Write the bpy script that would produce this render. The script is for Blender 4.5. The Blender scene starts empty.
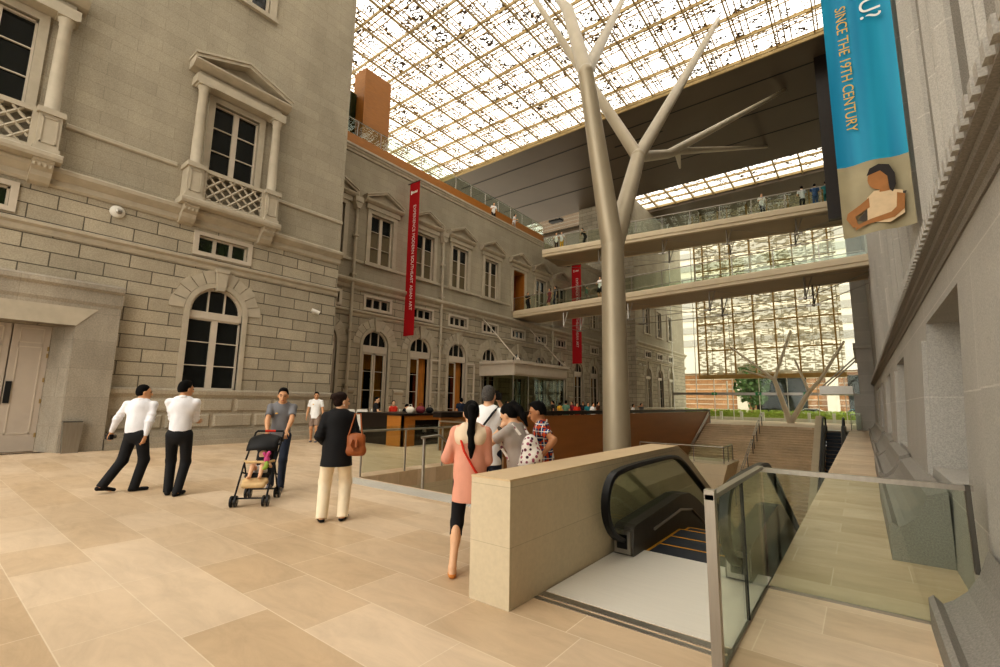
import bpy, math, random
import numpy as np
from mathutils import Vector, Matrix
random.seed(7)
PI=math.pi
scene=bpy.context.scene
col=scene.collection

# ---------------------------------------------------------------- camera
F_PX=461.362; YAW,PIT,ROL=0.661776,0.146787,0.01586
fw=Vector((-math.sin(YAW)*math.cos(PIT),math.cos(YAW)*math.cos(PIT),math.sin(PIT)))
r0=Vector((math.cos(YAW),math.sin(YAW),0)); u0=r0.cross(fw)
rt=math.cos(ROL)*r0+math.sin(ROL)*u0; up=-math.sin(ROL)*r0+math.cos(ROL)*u0
cd=bpy.data.cameras.new('camera'); cam=bpy.data.objects.new('camera',cd); col.objects.link(cam)
M=Matrix((rt,up,-fw)).transposed().to_4x4(); M.translation=(0,0,1.6)
cam.matrix_world=M; cd.sensor_width=36; cd.lens=36*F_PX/1000; cd.clip_start=.05; cd.clip_end=600
scene.camera=cam

# ---------------------------------------------------------------- materials
def srgb(h):
    if isinstance(h,str):
        h=[int(h[i:i+2],16)/255 for i in (0,2,4)]
    return [c/12.92 if c<=.04045 else ((c+.055)/1.055)**2.4 for c in h]
class NT:
    def __init__(s,name):
        s.m=bpy.data.materials.new(name); s.m.use_nodes=True; s.t=s.m.node_tree; s.t.nodes.clear()
        s.out=s.n('ShaderNodeOutputMaterial')
    def n(s,typ,**k):
        x=s.t.nodes.new(typ)
        for a,b in k.items():
            if a in x.inputs: x.inputs[a].default_value=b
            else: setattr(x,a,b)
        return x
    def l(s,a,ao,b,bi): s.t.links.new(a.outputs[ao],b.inputs[bi])
    def bsdf(s,c=(.5,.5,.5),rough=.6,metal=0,spec=.4):
        b=s.n('ShaderNodeBsdfPrincipled'); b.inputs['Base Color'].default_value=(*c,1)
        b.inputs['Roughness'].default_value=rough; b.inputs['Metallic'].default_value=metal
        b.inputs['Specular IOR Level'].default_value=spec
        s.l(b,0,s.out,0); return b
    def coords(s,swz=None,scale=(1,1,1),off=(0,0,0)):
        tc=s.n('ShaderNodeTexCoord')
        src=(tc,'Object')
        if swz:
            sx=s.n('ShaderNodeSeparateXYZ'); s.l(tc,'Object',sx,0); cx=s.n('ShaderNodeCombineXYZ')
            for i,c in enumerate(swz): s.l(sx,c,cx,i)
            src=(cx,0)
        mp=s.n('ShaderNodeMapping'); mp.inputs['Scale'].default_value=scale; mp.inputs['Location'].default_value=off
        s.l(src[0],src[1],mp,0); return mp
    def mix(s,fac,a,b,mode='MIX'):
        x=s.n('ShaderNodeMix',data_type='RGBA',blend_type=mode)
        for i,v in ((0,fac),(6,a),(7,b)):
            if isinstance(v,tuple) and hasattr(v[0],'outputs'): s.t.links.new(v[0].outputs[v[1]],x.inputs[i])
            else: x.inputs[i].default_value=v if i==0 else (*v[:3],1)
        return (x,2)
    def ramp(s,src,stops):
        r=s.n('ShaderNodeValToRGB'); s.t.links.new(src[0].outputs[src[1]],r.inputs[0])
        e=r.color_ramp.elements
        while len(e)<len(stops): e.new(.5)
        for i,(p,c) in enumerate(stops): e[i].position=p; e[i].color=(c,c,c,1) if not hasattr(c,'__len__') else (*c,1)
        return (r,0)
    def bump(s,src,b,strength=.3,dist=.02):
        x=s.n('ShaderNodeBump'); x.inputs['Strength'].default_value=strength; x.inputs['Distance'].default_value=dist
        s.t.links.new(src[0].outputs[src[1]],x.inputs['Height']); s.l(x,0,b,'Normal'); return x
def mul(c,f): return [min(1,x*f) for x in c]
def plain(name,hexc,rough=.6,metal=0,var=.12,scale=6,bump=0,spec=.4,stretch=(1,1,1)):
    t=NT(name); c=srgb(hexc); b=t.bsdf(c,rough,metal,spec)
    mp=t.coords(scale=stretch); nz=t.n('ShaderNodeTexNoise'); nz.inputs['Scale'].default_value=scale; nz.inputs['Detail'].default_value=5
    t.l(mp,0,nz,0)
    r=t.ramp((nz,0),[(.25,mul(c,1-var)),(.75,mul(c,1+var))]); t.t.links.new(r[0].outputs[0],b.inputs['Base Color'])
    if bump: t.bump((nz,0),b,bump,.01)
    return t.m
def stone(name,hexc,swz,bw,bh,off=(0,0,0),mortar=.012,mdark=.45,var=.13,bump=.6,speck=0,rough=.85,streak=.12,cont=.5,grain=.10):
    """coursed masonry: brick pattern + weathering + fine grain"""
    t=NT(name); c=srgb(hexc); b=t.bsdf(c,rough,0,.25)
    mp=t.coords(swz,off=off)
    br=t.n('ShaderNodeTexBrick'); t.l(mp,0,br,0)
    br.inputs['Color1'].default_value=(*mul(c,1-var),1); br.inputs['Color2'].default_value=(*mul(c,1+var),1)
    br.inputs['Mortar'].default_value=(*mul(c,mdark),1); br.inputs['Scale'].default_value=1
    br.inputs['Mortar Size'].default_value=mortar; br.inputs['Mortar Smooth'].default_value=.25
    br.inputs['Brick Width'].default_value=bw; br.inputs['Row Height'].default_value=bh; br.offset=cont
    n1=t.n('ShaderNodeTexNoise'); n1.inputs['Scale'].default_value=.55; n1.inputs['Detail'].default_value=6; n1.inputs['Roughness'].default_value=.65
    mp2=t.coords(scale=(1,1,.45)); t.l(mp2,0,n1,0)
    r=t.ramp((n1,0),[(.3,1-streak*1.5),(.7,1+streak)])
    k=t.mix(1.0,(br,0),r,'MULTIPLY')
    n2=t.n('ShaderNodeTexNoise'); n2.inputs['Scale'].default_value=28 if not speck else 85; n2.inputs['Detail'].default_value=3
    mp3=t.coords(); t.l(mp3,0,n2,0)
    a=grain if not speck else speck
    r2=t.ramp((n2,0),[(.32,1-a*1.4),(.68,1+a)])
    k2=t.mix(1.0,k,r2,'MULTIPLY'); t.t.links.new(k2[0].outputs[2],b.inputs['Base Color'])
    if bump:
        inv=t.n('ShaderNodeMath',operation='MULTIPLY_ADD'); t.l(br,'Fac',inv,0); inv.inputs[1].default_value=-1
        g=t.n('ShaderNodeMath',operation='MULTIPLY'); t.l(n2,0,g,0); g.inputs[1].default_value=.12
        t.l(g,0,inv,2); t.bump((inv,0),b,bump,.03)
    return t.m

STONE='aca28f'
M_={}
M_['rust']=stone('rusticated_stone',STONE,'YZX',1.22,.425,off=(0.3,.305,0),mortar=.016,mdark=.33,bump=.8)
M_['ashlar']=stone('ashlar_stone','a89f8d','YZX',1.3,.42,off=(.5,.1,0),mortar=.006,mdark=.72,bump=.25,streak=.10,var=.045)
M_['rustx']=stone('rusticated_stone_return',STONE,'XZY',1.22,.425,off=(0.3,.305,0),mortar=.016,mdark=.33,bump=.8)
M_['trim']=plain('carved_stone','b3a997',.8,0,.10,3,.15)
M_['trimw']=plain('painted_joinery','c4b9a9',.55,0,.05,4)
M_['panel']=stone('plinth_stone','ada391','YZX',2.6,.6,mortar=.004,mdark=.7,bump=.2)
M_['portal']=stone('portal_stone','a39a8b','YZX',2.2,.82,off=(.6,.1,0),mortar=.005,mdark=.75,var=.05,bump=.2,streak=.2)
M_['doorp']=plain('painted_door','b7ab9d',.5,0,.03,5)
M_['dglass']=plain('dark_glass','191c1b',.08,0,.3,1.2,spec=.5)
M_['gglass']=plain('green_dark_glass','1c2a12',.1,0,.3,2,spec=.5)
M_['blind']=plain('linen_blind','6b6048',.5,0,.08,8)
M_['wood']=plain('orange_veneer','a46c2c',.45,0,.12,2.5,stretch=(1,1,6))
M_['brown']=plain('brown_bronze_panel','9a6431',.42,0,.10,1.2,stretch=(.3,.3,2.5))
M_['darkwood']=plain('dark_timber_top','231a14',.35,0,.2,5)
M_['curtain']=plain('amber_curtain','c08138',.7,0,.3,3,stretch=(3,3,.4))
M_['redwood']=plain('red_brown_curtain','8a3a1c',.7,0,.35,3,stretch=(4,4,.3))
M_['soffit']=plain('soffit_bronze','5d5142',.45,0,.06,.5,spec=.3)
M_['champ']=plain('champagne_metal','aea28c',.45,.35,.08,2.2,stretch=(1,1,.3))
M_['steel']=plain('brushed_steel','a39e95',.3,.85,.08,30,stretch=(1,1,.1))
M_['dsteel']=plain('dark_steel','5d5952',.4,.5,.1,10)
M_['rubber']=plain('black_rubber','0e0e10',.38,0,.1,10)
M_['step']=plain('step_tread','33373e',.55,.3,.12,40)
M_['yellow']=plain('yellow_edge_paint','c8912a',.6,0,.05,10)
M_['black']=plain('matt_black','121213',.6,0,.15,10)
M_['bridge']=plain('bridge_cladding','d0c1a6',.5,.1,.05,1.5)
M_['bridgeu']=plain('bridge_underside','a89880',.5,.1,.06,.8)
M_['white']=plain('white_paint','d9d5cb',.5,0,.04,4)
M_['green']=plain('exit_sign_green','1f8a5c',.5,0,.04,4)
M_['gold']=plain('gold_beam','a08a5e',.5,.25,.10,3)
M_['lattice']=plain('lattice_rod','a8894e',.45,.3,.10,3)
M_['plate']=plain('pale_landing_plate','d8d2c6',.4,.0,.03,60,stretch=(.05,1,1))
M_['pave']=plain('pale_outdoor_paving','c9c2b2',.9,0,.08,.6)
M_['asphalt']=plain('asphalt','77736c',.9,0,.1,2)
M_['hedge']=plain('hedge_leaf','a3b552',.7,0,.35,14)
M_['leaf']=plain('tree_leaf','4f6a3a',.7,0,.35,8)
M_['bark']=plain('tree_bark','4d3d2e',.9,0,.2,8)
M_['concrete']=plain('pale_concrete','d6cdbd',.8,0,.05,1)
def glass(name,tint,amt=.12,rough=.02,dens=.0,fres=.26):
    t=NT(name); c=srgb(tint)
    tr=t.n('ShaderNodeBsdfTransparent'); tr.inputs[0].default_value=(*c,1)
    gl=t.n('ShaderNodeBsdfGlossy'); gl.inputs['Roughness'].default_value=rough; gl.inputs[0].default_value=(.9,.95,.92,1)
    fr=t.n('ShaderNodeLayerWeight'); fr.inputs[0].default_value=.22
    mt=t.n('ShaderNodeMath',operation='MULTIPLY_ADD'); t.l(fr,'Fresnel',mt,0); mt.inputs[1].default_value=fres; mt.inputs[2].default_value=amt*.3
    mx=t.n('ShaderNodeMixShader'); t.l(mt,0,mx,0); t.l(tr,0,mx,1); t.l(gl,0,mx,2)
    last=mx
    if dens:
        df=t.n('ShaderNodeBsdfDiffuse'); df.inputs[0].default_value=(*mul(c,.7),1)
        m2=t.n('ShaderNodeMixShader'); m2.inputs[0].default_value=dens; t.l(mx,0,m2,1); t.l(df,0,m2,2); last=m2
    t.l(last,0,t.out,0); return t.m
M_['glass']=glass('balustrade_glass','f3f7f2',.10)
M_['glassv']=glass('vestibule_glass','e2e6dc',.02,fres=.03)
M_['glassg']=glass('green_tinted_glass','f2f7f2',.10,dens=.0)
M_['glassd']=glass('veil_curtain_glass','eef2ea',.10,dens=.03)
# plaza floor slabs
def floor_mat():
    t=NT('limestone_floor'); c=srgb('c9a67d'); b=t.bsdf(c,.38,0,.35)
    mp=t.coords(off=(.35,-1.36,0)); br=t.n('ShaderNodeTexBrick'); t.l(mp,0,br,0)
    br.inputs['Color1'].default_value=(*srgb('c9af8f'),1); br.inputs['Color2'].default_value=(*srgb('dcc6ab'),1); br.inputs['Mortar'].default_value=(*srgb('e4d2b9'),1)
    br.inputs['Scale'].default_value=1; br.inputs['Mortar Size'].default_value=.004; br.inputs['Mortar Smooth'].default_value=.1
    br.inputs['Brick Width'].default_value=.95; br.inputs['Row Height'].default_value=.575; br.offset=.37; br.squash=1.5; br.squash_frequency=3; br.offset_frequency=2
    n=t.n('ShaderNodeTexNoise'); n.inputs['Scale'].default_value=2.2; n.inputs['Detail'].default_value=8; n.inputs['Roughness'].default_value=.7; n.inputs['Distortion'].default_value=.6
    mp2=t.coords(scale=(.6,1.6,1)); t.l(mp2,0,n,0); r=t.ramp((n,0),[(.3,.86),(.55,1.0),(.75,1.07)])
    k=t.mix(1.0,(br,0),r,'MULTIPLY')
    n2=t.n('ShaderNodeTexNoise'); n2.inputs['Scale'].default_value=.35; mp3=t.coords(); t.l(mp3,0,n2,0)
    r2=t.ramp((n2,0),[(.35,.9),(.65,1.06)]); k2=t.mix(1.0,k,r2,'MULTIPLY')
    t.t.links.new(k2[0].outputs[2],b.inputs['Base Color'])
    r3=t.ramp((n,0),[(.3,.5),(.7,.3)]); t.t.links.new(r3[0].outputs[0],b.inputs['Roughness'])
    return t.m
M_['floor']=floor_mat()
M_['lime']=stone('parapet_limestone','cfc0a4','YZX',2.2,.46,off=(.2,.0,0),mortar=.003,mdark=.75,var=.03,bump=.03,streak=.06,grain=.03)
M_['limecap']=plain('parapet_coping','cdb592',.55,0,.08,1.6)
M_['granite']=stone('granite','b6b2aa','YZX',2.3,1.05,off=(.7,.35,0),mortar=.008,mdark=1.25,var=.05,bump=.35,speck=.13,streak=.08,rough=.75)
M_['graniter']=stone('tooled_granite','a09c94','YZX',1.0,9,mortar=.01,mdark=.7,bump=.5,speck=.30,rough=.85)
M_['granitep']=plain('granite_plinth','8f8a82',.75,0,.24,70,.15)
M_['stairs']=stone('stair_stone','cfba9d','XZY',3.0,.2,mortar=.0,mdark=.8,var=.05,bump=0)
M_['grate']=stone('grating','dcd6ca','XYZ',.06,.06,mortar=.014,mdark=.6,var=.05,bump=.4)
def skylight_mat(name,cw,ch,cellthr,bw,bh,rods,dark,swz=None,cover=1.0):
    """sunscreen sheet: short opaque rods in some cells, clear gaps elsewhere (daylight comes through)"""
    t=NT(name); mp=t.coords(swz)
    def brick(w,h,off):
        br=t.n('ShaderNodeTexBrick'); t.l(mp,0,br,0)
        br.inputs['Color1'].default_value=(0,0,0,1); br.inputs['Color2'].default_value=(1,1,1,1); br.inputs['Mortar'].default_value=(0,0,0,1)
        br.inputs['Scale'].default_value=1; br.inputs['Mortar Size'].default_value=0; br.inputs['Brick Width'].default_value=w; br.inputs['Row Height'].default_value=h; br.offset=off
        return br
    c=brick(cw,ch,0); r=brick(bw,bh,.37)
    # rods are denser where the cell value is high
    a=t.n('ShaderNodeMath',operation='MULTIPLY_ADD'); t.l(c,0,a,0); a.inputs[1].default_value=-cellthr; a.inputs[2].default_value=rods
    g=t.n('ShaderNodeMath',operation='GREATER_THAN'); t.l(r,0,g,0); t.l(a,0,g,1)
    tr=t.n('ShaderNodeBsdfTransparent'); tr.inputs[0].default_value=(1,.98,.94,1)
    df=t.n('ShaderNodeBsdfTranslucent'); df.inputs[0].default_value=(*srgb(dark),1)
    d2=t.n('ShaderNodeBsdfDiffuse'); d2.inputs[0].default_value=(*srgb(dark),1)
    md=t.n('ShaderNodeMixShader'); md.inputs[0].default_value=.7; t.l(df,0,md,1); t.l(d2,0,md,2)
    mu=t.n('ShaderNodeMath',operation='MULTIPLY'); t.l(g,0,mu,0); mu.inputs[1].default_value=cover
    ms=t.n('ShaderNodeMixShader'); t.l(mu,0,ms,0); t.l(tr,0,ms,1); t.l(md,0,ms,2); t.l(ms,0,t.out,0)
    return t.m
M_['sky']=skylight_mat('sunscreen_rods',.505,.5375,.62,.13,.075,1.05,'463c33')
M_['veil']=skylight_mat('veil_louvres',.9,.45,.34,.36,.11,.66,'b3a98f','XZY',.85)
M_['frost']=plain('frosted_ceiling_glass','cfc6b4',.6,0,.05,2)

# ---------------------------------------------------------------- mesh helpers
class B:
    def __init__(s): s.v=[]; s.f=[]
    def add(s,vs,fs):
        o=len(s.v); s.v+= [tuple(p) for p in vs]; s.f+=[tuple(i+o for i in f) for f in fs]; return s
    def box(s,x0,x1,y0,y1,z0,z1):
        vs=[(x,y,z) for x in (x0,x1) for y in (y0,y1) for z in (z0,z1)]
        return s.add(vs,[(0,1,3,2),(4,6,7,5),(0,4,5,1),(2,3,7,6),(0,2,6,4),(1,5,7,3)])
    def prism(s,poly,ax,a,b):
        """extrude polygon (2d in the other two axes) along axis ax from a to b"""
        n=len(poly)
        def mk(p,t):
            if ax=='x': return (t,p[0],p[1])
            if ax=='y': return (p[0],t,p[1])
            return (p[0],p[1],t)
        vs=[mk(p,a) for p in poly]+[mk(p,b) for p in poly]
        fs=[tuple(range(n)),tuple(range(2*n-1,n-1,-1))]+[(i,(i+1)%n,n+(i+1)%n,n+i) for i in range(n)]
        return s.add(vs,fs)
    def tube(s,pts,r,n=8,close=False,caps=True):
        pts=[Vector(p) for p in pts]; m=len(pts); rr=r if hasattr(r,'__len__') else [r]*m
        vs=[];fs=[]; prev=None
        for i,p in enumerate(pts):
            if close: d=pts[(i+1)%m]-pts[i-1]
            else: d=pts[min(i+1,m-1)]-pts[max(i-1,0)]
            d.normalize()
            if prev is None:
                a=Vector((0,0,1)) if abs(d.z)<.9 else Vector((1,0,0)); x=d.cross(a).normalized()
            else:
                x=(prev-d*prev.dot(d)).normalized()
            prev=x; y=d.cross(x)
            for k in range(n):
                t=2*PI*k/n; vs.append(p+(x*math.cos(t)+y*math.sin(t))*rr[i])
        for i in range(m if close else m-1):
            j=(i+1)%m
            for k in range(n): fs.append((i*n+k,i*n+(k+1)%n,j*n+(k+1)%n,j*n+k))
        if caps and not close: fs+= [tuple(range(n-1,-1,-1)),tuple(range((m-1)*n,m*n))]
        return s.add(vs,fs)
    def lathe(s,prof,c,n=16):
        vs=[];fs=[]
        for r,z in prof:
            for k in range(n): vs.append((c[0]+r*math.cos(2*PI*k/n),c[1]+r*math.sin(2*PI*k/n),c[2]+z))
        for i in range(len(prof)-1):
            for k in range(n): fs.append((i*n+k,i*n+(k+1)%n,(i+1)*n+(k+1)%n,(i+1)*n+k))
        fs+=[tuple(range(n-1,-1,-1)),tuple(range((len(prof)-1)*n,len(prof)*n))]
        return s.add(vs,fs)
    def ell(s,c,r,n=10,m=7):
        vs=[];fs=[]
        for i in range(m+1):
            a=-PI/2+PI*i/m
            for k in range(n): vs.append((c[0]+r[0]*math.cos(a)*math.cos(2*PI*k/n),c[1]+r[1]*math.cos(a)*math.sin(2*PI*k/n),c[2]+r[2]*math.sin(a)))
        for i in range(m):
            for k in range(n): fs.append((i*n+k,i*n+(k+1)%n,(i+1)*n+(k+1)%n,(i+1)*n+k))
        return s.add(vs,fs)
    def wallface(s,u0,u1,z0,z1,holes,mk,depth=.3,zs=()):
        """flat wall with rectangular holes and reveals; mk(u,z,d)->xyz, d = depth behind the face"""
        us=sorted({u0,u1,*[h[0] for h in holes],*[h[1] for h in holes]}); zz=sorted({z0,z1,*zs,*[h[2] for h in holes],*[h[3] for h in holes]})
        us=[u for u in us if u0<=u<=u1]; zz=[z for z in zz if z0<=z<=z1]
        for i in range(len(us)-1):
            for j in range(len(zz)-1):
                cu=(us[i]+us[i+1])/2; cz=(zz[j]+zz[j+1])/2
                if any(h[0]<cu<h[1] and h[2]<cz<h[3] for h in holes): continue
                s.add([mk(us[i],zz[j],0),mk(us[i+1],zz[j],0),mk(us[i+1],zz[j+1],0),mk(us[i],zz[j+1],0)],[(0,1,2,3)])
        for h in holes:
            a,b,c,d=h[:4]; e=[(a,c),(b,c),(b,d),(a,d)]
            for q in range(4):
                p0,p1=e[q],e[(q+1)%4]
                s.add([mk(*p0,0),mk(*p1,0),mk(*p1,depth),mk(*p0,depth)],[(0,1,2,3)])
        return s
    def obj(s,name,mat,parent=None,smooth=False,local=False,**tags):
        me=bpy.data.meshes.new(name); me.from_pydata([tuple(v) for v in s.v],[],s.f); me.update()
        if not s.v: print('EMPTY',name)
        import bmesh
        bm=bmesh.new(); bm.from_mesh(me); bmesh.ops.recalc_face_normals(bm,faces=bm.faces); bm.to_mesh(me); bm.free()
        me.materials.append(M_[mat] if isinstance(mat,str) else mat)
        if smooth:
            me.polygons.foreach_set('use_smooth',[True]*len(me.polygons))
            try: me.set_sharp_from_angle(angle=math.radians(40))
            except Exception: pass
        o=bpy.data.objects.new(name,me); col.objects.link(o)
        if parent:
            o.parent=parent
            if not local: o.location=-wloc(parent)
        for k,v in tags.items(): o[k]=v
        return o
def wloc(o):
    v=Vector((0,0,0))
    while o: v+=Vector(o.location); o=o.parent
    return v
def box(*a): return B().box(*a)
def sheetz(x0,x1,y0,y1,z): return B().add([(x0,y0,z),(x1,y0,z),(x1,y1,z),(x0,y1,z)],[(0,1,2,3)])
def sheety(x0,x1,y,z0,z1): return B().add([(x0,y,z0),(x1,y,z0),(x1,y,z1),(x0,y,z1)],[(0,1,2,3)])
def thing(name,label,cat,loc=(0,0,0),rz=0,group=None,kind=None):
    o=bpy.data.objects.new(name,None); col.objects.link(o); o.location=loc; o.rotation_euler=(0,0,rz); o.empty_display_size=.2
    if label: o['label']=label
    if cat: o['category']=cat
    if group: o['group']=group
    if kind: o['kind']=kind
    return o
def tag(o,label=None,cat=None,group=None,kind=None):
    if label: o['label']=label
    if cat: o['category']=cat
    if group: o['group']=group
    if kind: o['kind']=kind
    return o
def dup(o,parent=None,loc=None,label=None):
    c=o.copy(); col.objects.link(c); c.parent=parent
    if loc is not None: c.location=loc
    if label: c['label']=label
    for ch in list(o.children): dup(ch,c)
    return c
def struct(name,b,mat,label=None,cat=None,smooth=False):
    o=b.obj(name,mat,smooth=smooth); o['kind']='structure'
    if label: o['label']=label
    if cat: o['category']=cat
    return o
def text(body,size,mat,parent,origin,right,upv,name='lettering',depth=.002,length=None,space=1.0,end=False):
    """raised lettering as a mesh; length fits the run, end=True puts the origin at the end of the run"""
    cu=bpy.data.curves.new(name,'FONT'); cu.body=body; cu.size=size; cu.extrude=depth; cu.space_character=space
    tmp=bpy.data.objects.new('tmp_text',cu); col.objects.link(tmp); bpy.context.view_layer.update()
    me=bpy.data.meshes.new_from_object(tmp.evaluated_get(bpy.context.evaluated_depsgraph_get())); bpy.data.objects.remove(tmp); bpy.data.curves.remove(cu)
    R=Vector(right).normalized(); U=Vector(upv).normalized(); N=R.cross(U)
    xs=[v.co.x for v in me.vertices]; k=length/(max(xs)-min(xs)) if length else 1; x0=max(xs) if end else min(xs)
    O=Vector(origin)-wloc(parent)
    for v in me.vertices: c=v.co.copy(); v.co=O+R*((c.x-x0)*k)+U*c.y+N*c.z
    me.materials.clear(); me.materials.append(M_[mat] if isinstance(mat,str) else mat); me.name=name
    o=bpy.data.objects.new(name,me); col.objects.link(o); o.parent=parent
    return o
WORLD=3.2; SUN=1.0; EXPO=-0.35; LOOK='Medium High Contrast'
# ================================================================ SETTING
HZ=24.0
# floor : one mesh of slabs around the stairwell opening
fl=B()
for a in ((-30,-8.36,-9,11),(-8.36,-2.68,-9,6.07),(-2.68,-.79,-9,3.6),(-2.68,-2.27,3.6,5.3),(-.79,1.3,-9,41.5),(-30,-11.13,11.01,43.5),(-30,-.79,43.5,57),(-2.66,-.79,39.9,43.5),(-.79,1.3,41.5,57)):
    fl.box(a[0],a[1],a[2],a[3],-.35,0)
struct('floor',fl,'floor','pale beige limestone slab floor of the atrium plaza','floor')
struct('floor_basement',box(-12,.6,3,57,-5.8,-5.5),'stairs','lower concourse floor below the stairwell','floor')
struct('ground',B().box(-90,90,57,160,-.25,-.05).box(-90,-30,-60,57,-.25,-.05).box(12,90,-60,57,-.25,-.05).box(-30,12,-60,-9,-.25,-.05),'pave','pale paving and road outside the atrium','ground')

# ---- left building A (projecting pavilion), B (set back), C (far pavilion)
XA,XB=-18.1,-21.5
def wall_obj(name,X,y0,y1,zsplit,ztop,holes,label):
    mk=lambda u,z,d:(X-d,u,z)
    lo=[h for h in holes if h[2]<zsplit]; hi=[h for h in holes if h[2]>=zsplit]
    b=B().wallface(y0,y1,0,zsplit,lo,mk,.32)
    o=struct(name,b,'rust',label,'wall')
    c=B().wallface(y0,y1,zsplit,ztop,hi,mk,.32); c.obj('smooth_ashlar','ashlar',o)
    return o
def course(b,X,y0,y1,prof):
    """moulded course: prof=(projection,z) outline"""
    b.prism([(X-.02,prof[0][1])]+[(X+p,z) for p,z in prof]+[(X-.02,prof[-1][1])],'y',y0,y1); return b
LEDGE=[(.04,7.55),(.1,7.62),(.1,7.78),(.2,7.86),(.3,7.95),(.32,8.05),(.3,8.1),(.08,8.18)]
LOWS=[(.03,6.12),(.06,6.2),(.06,6.28),(.15,6.34),(.16,6.42),(.02,6.48)]
THIN=[(.03,9.44),(.07,9.48),(.07,9.58),(.02,9.62)]
SILL=[(.08,1.56),(.12,1.62),(.18,1.68),(.2,1.8),(.17,1.85),(.02,1.87)]
YA=6.63
A_h=[(YA-.87,YA+.87,1.87,5.49),(YA-.83,YA+.83,6.7,7.28),(YA-.8,YA+.8,9.7,12.4),(YA-.75,YA+.75,17.2,20),
     (.33-.83,.33+.83,6.7,7.28),(.33-.8,.33+.8,9.7,12.4),(-2.2,2.85,0,3.57)]
wa=wall_obj('wall_left',XA,-9,11.35,7.6,HZ,A_h,'near grey rusticated stone wall of the old building')
b=B(); course(b,XA,-9,11.38,LEDGE); course(b,XA,-9,11.38,LOWS)
for a,c in ((-9,.33-1.7),(.33+1.7,YA-1.75),(YA+1.75,11.38)): course(b,XA,a,c,THIN)
b.obj('string_course','trim',wa)
b=B(); course(b,XA,3.86,11.38,SILL); b.box(XA-.02,XA+.5,3.86,11.5,0,.16).box(XA-.02,XA+.38,3.86,11.46,.16,.32).box(XA-.02,XA+.22,3.86,11.42,.32,.48).box(XA-.02,XA+.08,3.86,11.4,.48,1.58)
for r,(z0,z1) in enumerate(((.56,1.02),(1.1,1.54))):
    y=4.0+(.7 if r else 0)
    while y<11.2:
        y2=min(y+1.32,11.3)
        if y2-y>.3:
            b.add([(XA+.08,y,z0),(XA+.08,y2,z0),(XA+.08,y2,z1),(XA+.08,y,z1),(XA+.14,y+.06,z0+.05),(XA+.14,y2-.06,z0+.05),(XA+.14,y2-.06,z1-.05),(XA+.14,y+.06,z1-.05)],[(4,5,6,7),(0,1,5,4),(1,2,6,5),(2,3,7,6),(3,0,4,7)])
        y=y2+.09
b.obj('plinth','panel',wa)
# end return of the pavilion
B().add([(XA,11.35,0),(XB-3,11.35,0),(XB-3,11.35,HZ),(XA,11.35,HZ)],[(0,1,2,3)]).obj('side_return','rustx',wa)
# portal
b=B(); P0,P1=-3.2,3.83
b.box(XA-.1,XA+.42,2.85,P1,0,3.57).box(XA-.1,XA+.42,P0,-2.2,0,3.57).box(XA-.1,XA+.42,P0,P1,3.57,4.2)
b.prism([(XA,4.2),(XA+.42,4.2),(XA+.46,4.3),(XA+.46,4.62),(XA+.54,4.7),(XA+.54,4.82),(XA+.3,4.92),(XA,4.92)],'y',P0-.02,P1+.02)
po=b.obj('trim_1','portal'); po['kind']='structure'; po['label']='massive stone portal surround around the grey double door'
B().prism([(2.85,3.57),(3.3,4.1),(-2.65,4.1),(-2.2,3.57)],'x',XA+.40,XA+.435).obj('splayed_lintel','trim',po)
B().box(XA-.75,XA-.62,P0,P1,0,4).obj('door_recess_back','doorp',po)
# grey door with two leaves
B().prism([(XA+.3,2.84),(XA-.52,2.5),(XA-.52,3.3),(XA+.3,3.3)],'z',0,3.57).obj('splayed_jamb','portal',po)
box(XA-.6,XA+.3,-3.0,3.3,3.571,3.9).obj('soffit_stone','portal',po)
dr=thing('door_1','tall grey panelled double door in the stone portal','door',(XA-.55,1.7,0),kind='structure')
for y0,y1,nm in ((1.72,2.5,'door_leaf'),(.9,1.69,'door_leaf')):
    lf=box(XA-.6,XA-.5,y0,y1,.02,3.56).obj(nm,'doorp',dr)
    m=B()
    for (a,c,e,g) in ((y0+.14,y1-.14,.5,2.95),(y0+.14,y1-.14,3.05,3.48)):
        for q in ((a,c,e,e+.03),(a,c,g-.03,g),(a,a+.03,e,g),(c-.03,c,e,g)): m.box(XA-.505,XA-.485,*q)
    m.obj('moulding','trimw',lf)
    if y0>1:
        for z in (.4,1.35,1.95,2.65,2.85): box(XA-.51,XA-.47,y1-.04,y1+.0,z,z+.12).obj('hinge','gold',lf)
        box(XA-.505,XA-.45,y0+.02,y0+.14,1.35,1.95).obj('lock_plate','black',lf)

# ---- window builders (local: +x outward, y along the wall, z absolute)
def sash(b,y0,y1,z0,z1,nc,rows,x=-.14,t=.055,mt=.035):
    b.box(x-.04,x+.04,y0,y1,z0,z0+t).box(x-.04,x+.04,y0,y1,z1-t,z1).box(x-.04,x+.04,y0,y0+t,z0,z1).box(x-.04,x+.04,y1-t,y1,z0,z1)
    for i in range(1,nc):
        y=y0+(y1-y0)*i/nc; b.box(x-.04,x+.045,y-mt*1.6,y+mt*1.6,z0,z1)
    for j in range(1,rows):
        z=z0+(z1-z0)*j/rows; b.box(x-.025,x+.03,y0,y1,z-mt/2,z+mt/2)
wn=[0]
def win(X,Y,label,kind='window'):
    wn[0]+=1
    return thing('window_%d'%wn[0],label,'window',(X,Y,0),kind='structure')
def pane(w,h,z0,z1,mat='dglass',x=-.18,name='pane'): return box(x-.02,x,-h,h,z0,z1).obj(name,mat,w,local=True)
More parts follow.
